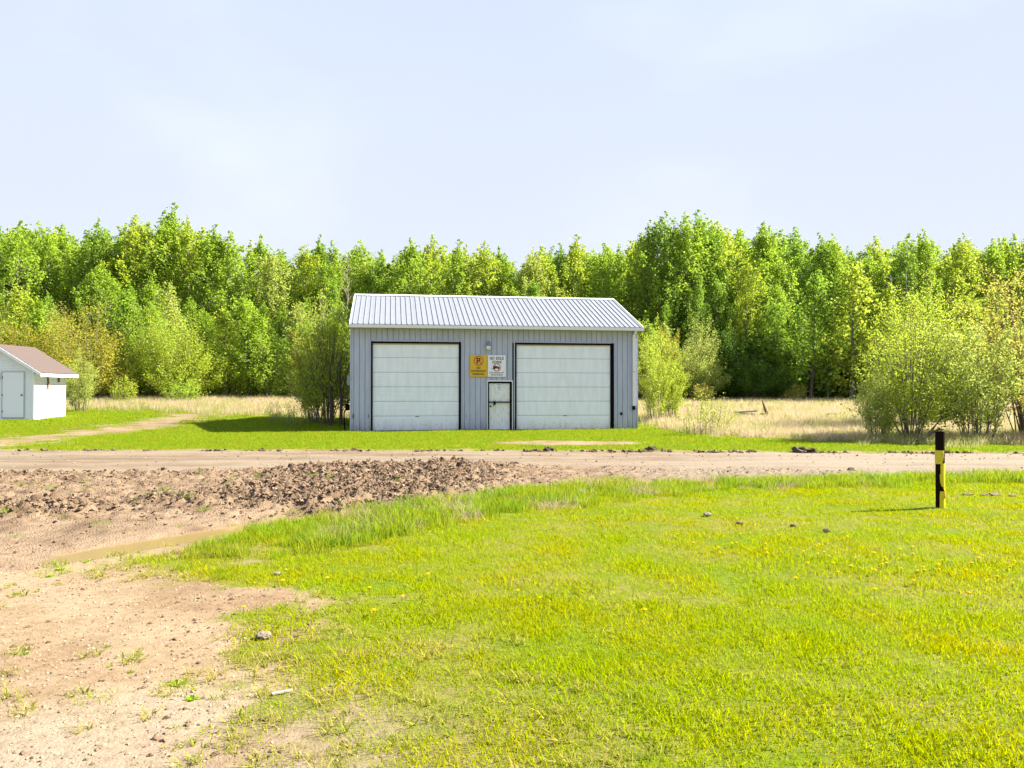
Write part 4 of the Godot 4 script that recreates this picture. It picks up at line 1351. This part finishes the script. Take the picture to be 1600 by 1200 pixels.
	scatter("earth_crumbs", "dark crumbs of earth on the bare ground", lump(47, 0.7, 0.45, 4, 6), earthy, crumbs)
	# weeds in the mud
	for k in 320:
		var x := rng.randf_range(-9, -0.5)
		var pd := rng.randf_range(8.8, 15.5)
		if mud_in(x, pd) > 0.2 and bumps.get_noise_2d(x * 45.0, pd * 45.0) > 0.02:
			var s := rng.randf_range(0.3, 0.65)
			tall.append([spot(x, mud_y(x, pd) - 0.02, pd, Vector3(s, s * 0.7, s), rng.randf() * TAU), Color(0.9, 0.95, 1)])
	# beyond the road
	d = 20.8
	while d < 61.0:
		step = 0.30 if d < 34 else 0.46
		var x := -0.68 * d - 3.0
		while x < 0.68 * d + 3.0:
			var px := x + rng.randf_range(-0.5, 0.5) * step
			var pd := d + rng.randf_range(-0.5, 0.5) * step
			x += step
			if pd < pl(ROAD_FAR, px) + 0.15: continue
			var lx := (px + 0.6) * cos(0.15) + (pd - 33.85) * sin(0.15)
			var lz := -(px + 0.6) * sin(0.15) + (pd - 33.85) * cos(0.15)
			if absf(lx) < 6.2 and lz > -0.05 and lz < 8.6: continue
			if absf(px - SHED_AT.x) < 1.65 and pd > 36.75 and pd < 39.4: continue
			var w := dirt_at(px, pd)
			var n := bumps.get_noise_2d(px * 20.0, pd * 20.0)
			var f := fine.get_noise_2d(px * 20.0, pd * 20.0)
			var y := ground_y(px, pd)
			var b := pd - pl(GREEN_FAR, px) + n * 5.0
			if w > 0.75 and rng.randf() < 0.93: continue
			if b < 0.0 or (b < 4.0 and rng.randf() > b / 4.0):
				if rng.randf() < w: continue
				var s := rng.randf_range(0.8, 1.3) * (1.0 if pd < 34 else 1.5)
				strip.append([spot(px, y, pd, Vector3(s, s * (0.8 + 0.5 * maxf(0, n)) * (0.6 if w > 0.2 else 1.0), s), rng.randf() * TAU), Color(1, 1, 1).lerp(Color(1.35, 1.0, 1.0), clampf(0.25 + 1.6 * f, 0, 1))])
			else:
				var s := rng.randf_range(0.6, 1.25) * (0.85 if pd < 34 else 1.05)
				var g := clampf(n * 2.2 + f + 0.1, 0, 0.85)
				dry.append([spot(px, y, pd, Vector3(s, s, s), rng.randf() * TAU), Color(1, 1, 1).lerp(Color(0.62, 0.85, 0.35), g)])
		d += step
	scatter("lawn_grass", "short bright green lawn grass in front of the muddy shoulder", blades(1, 120, 0.30, 0.018, 0.065, 0.009, 0.55, Color(0.21, 0.315, 0.002), Color(0.33, 0.385, 0.003)), gm, lawn)
	scatter("sparse_grass", "thin straw and scattered grass on the bare earth", blades(2, 40, 0.26, 0.012, 0.045, 0.006, 1.2, Color(0.27, 0.21, 0.11), Color(0.15, 0.18, 0.015)), gm, sparse)
	scatter("ditch_grass", "longer lush grass along the edge of the mud", blades(3, 90, 0.34, 0.07, 0.24, 0.008, 0.35, Color(0.16, 0.28, 0.010), Color(0.27, 0.33, 0.025), 2), gm, tall)
	scatter("dead_grass", "bleached dead grass tangled in the growth along the mud", blades(8, 60, 0.36, 0.05, 0.22, 0.005, 0.9, Color(0.46, 0.39, 0.26), Color(0.30, 0.24, 0.14), 2), gm, dead)
	scatter("verge_grass", "green verge grass between the road and the garage", blades(4, 120, 0.50, 0.03, 0.10, 0.016, 0.45, Color(0.16, 0.285, 0.015), Color(0.24, 0.32, 0.02)), gm, strip)
	scatter("dry_grass", "tall dry beige meadow grass beyond the verge", blades(5, 70, 0.55, 0.16, 0.55, 0.012, 0.35, Color(0.52, 0.44, 0.31), Color(0.42, 0.34, 0.21), 2), gm, dry)
	# loose clods on the mud and pebbles on the bare earth
	var stone := tinted(0.95)
	var clods := []
	for k in 170000:
		var x := rng.randf_range(-15, 6.5)
		var pd := rng.randf_range(7.0, 17.8)
		var c := churn(x, pd)
		if mud_in(x, pd) < 0.05 or absf(x) > 0.68 * pd + 2.0: continue
		if rng.randf() > c * c + 0.04: continue
		var s := 0.006 + 0.021 * pow(rng.randf(), 3.0) * (0.5 + 0.7 * c)
		var b := rng.randf_range(0.28, 1.0)
		clods.append([spot(x, mud_y(x, pd) + s * 0.3, pd, Vector3(s * rng.randf_range(0.9, 1.7), s, s * 1.2), rng.randf() * TAU, rng.randf_range(-0.6, 0.6)), Color(0.22 * b, 0.16 * b, 0.11 * b)])
	for k in 1500:
		var x := rng.randf_range(-16, 18)
		var pd := pl(ROAD_FAR, x) + rng.randfn(0.0, 0.14)
		if bumps.get_noise_2d(x * 40.0, 5.0) < (0.05 if x < -3 else -0.1): continue
		var s := 0.010 + 0.05 * pow(rng.randf(), 4.0)
		clods.append([spot(x, 0.0 + s * 0.3, pd, Vector3(s * 1.5, s, s), rng.randf() * TAU), Color(0.10, 0.068, 0.045)])
	scatter("loose_dirt", "loose dirt clods strewn over the churned mud and road edges", lump(41, 0.75, 0.5, 4, 6), stone, clods)
	var peb := []
	for k in 26000:
		var pd := rng.randf_range(2.2, 8.2)
		var x := rng.randf_range(-0.68 * pd - 1.5, 0.2)
		if rng.randf() > dirt_at(x, pd) or pd > pl(LAWN_FAR, x): continue
		var s := 0.002 + 0.008 * pow(rng.randf(), 5.0)
		var b := rng.randf_range(0.35, 1.3)
		peb.append([spot(x, ground_y(x, pd) + s * 0.2, pd, Vector3(s * 1.3, s, s), rng.randf() * TAU), Color(0.27 * b, 0.205 * b, 0.14 * b)])
	for k in 5000:
		var x := rng.randf_range(-15, 16)
		var pd := rng.randf_range(15.2, 21.8)
		var edge := road_in(x, pd)
		if edge < 0.0 or rng.randf() > 0.25 + 0.75 * smoothstep(1.2, 0.1, edge): continue
		var s := 0.006 + 0.02 * pow(rng.randf(), 3.0)
		var b := rng.randf_range(0.45, 1.2)
		peb.append([spot(x, 0.0, pd, Vector3(s * 1.3, s, s), rng.randf() * TAU), Color(0.24 * b, 0.19 * b, 0.14 * b)])
	scatter("gravel", "fine gravel and crumbs of earth over the bare ground", lump(43, 0.7, 0.25, 4, 6), stone, peb)
	# dandelions
	var head := MB.new()
	for j in 10:
		var a := TAU * j / 10
		var b := TAU * (j + 1) / 10
		head.tri(Vector3(0, 0.006, 0), Vector3(cos(b) * 0.021, 0.0, sin(b) * 0.021), Vector3(cos(a) * 0.021, 0.0, sin(a) * 0.021))
		head.tri(Vector3(0, 0.010, 0), Vector3(cos(b + 0.3) * 0.014, 0.005, sin(b + 0.3) * 0.014), Vector3(cos(a + 0.3) * 0.014, 0.005, sin(a + 0.3) * 0.012))
	var hm := head.mesh()
	var stalk := MB.new()
	stalk.tube([Vector3(0, -0.06, 0), Vector3(0.003, 0.0, 0)], [0.0025, 0.0025], 4)
	var sm := stalk.mesh()
	var yellow := leafy(lin(0.75, 0.50, 0.005))
	var sap := leafy(lin(0.2, 0.27, 0.03))
	for k in 75:
		var x := 0.0
		var pd := 0.0
		if k < 58:
			var t := rng.randf()
			x = lerpf(2.2, 4.4, t) + rng.randfn(0, 0.5)
			pd = lerpf(8.0, 6.6, t) + rng.randfn(0, 0.45)
		elif k < 66:
			x = rng.randf_range(-2.0, -0.6); pd = rng.randf_range(5.6, 7.4)
			if dirt_at(x, pd) > 0.4: x += 0.8
		else:
			x = rng.randf_range(0, 5); pd = rng.randf_range(4.5, 9)
		var o := base("dandelion", Vector3(x, ground_y(x, pd) + 0.055, -pd), rng.randf() * TAU)
		var s := rng.randf_range(0.65, 1.05)
		put("flower_head", hm, yellow, o).scale = Vector3(s, s, s)
		put("stalk", sm, sap, o)
		tag(o, "yellow dandelion flower open in the green lawn", "dandelion", "dandelions scattered in the lawn")
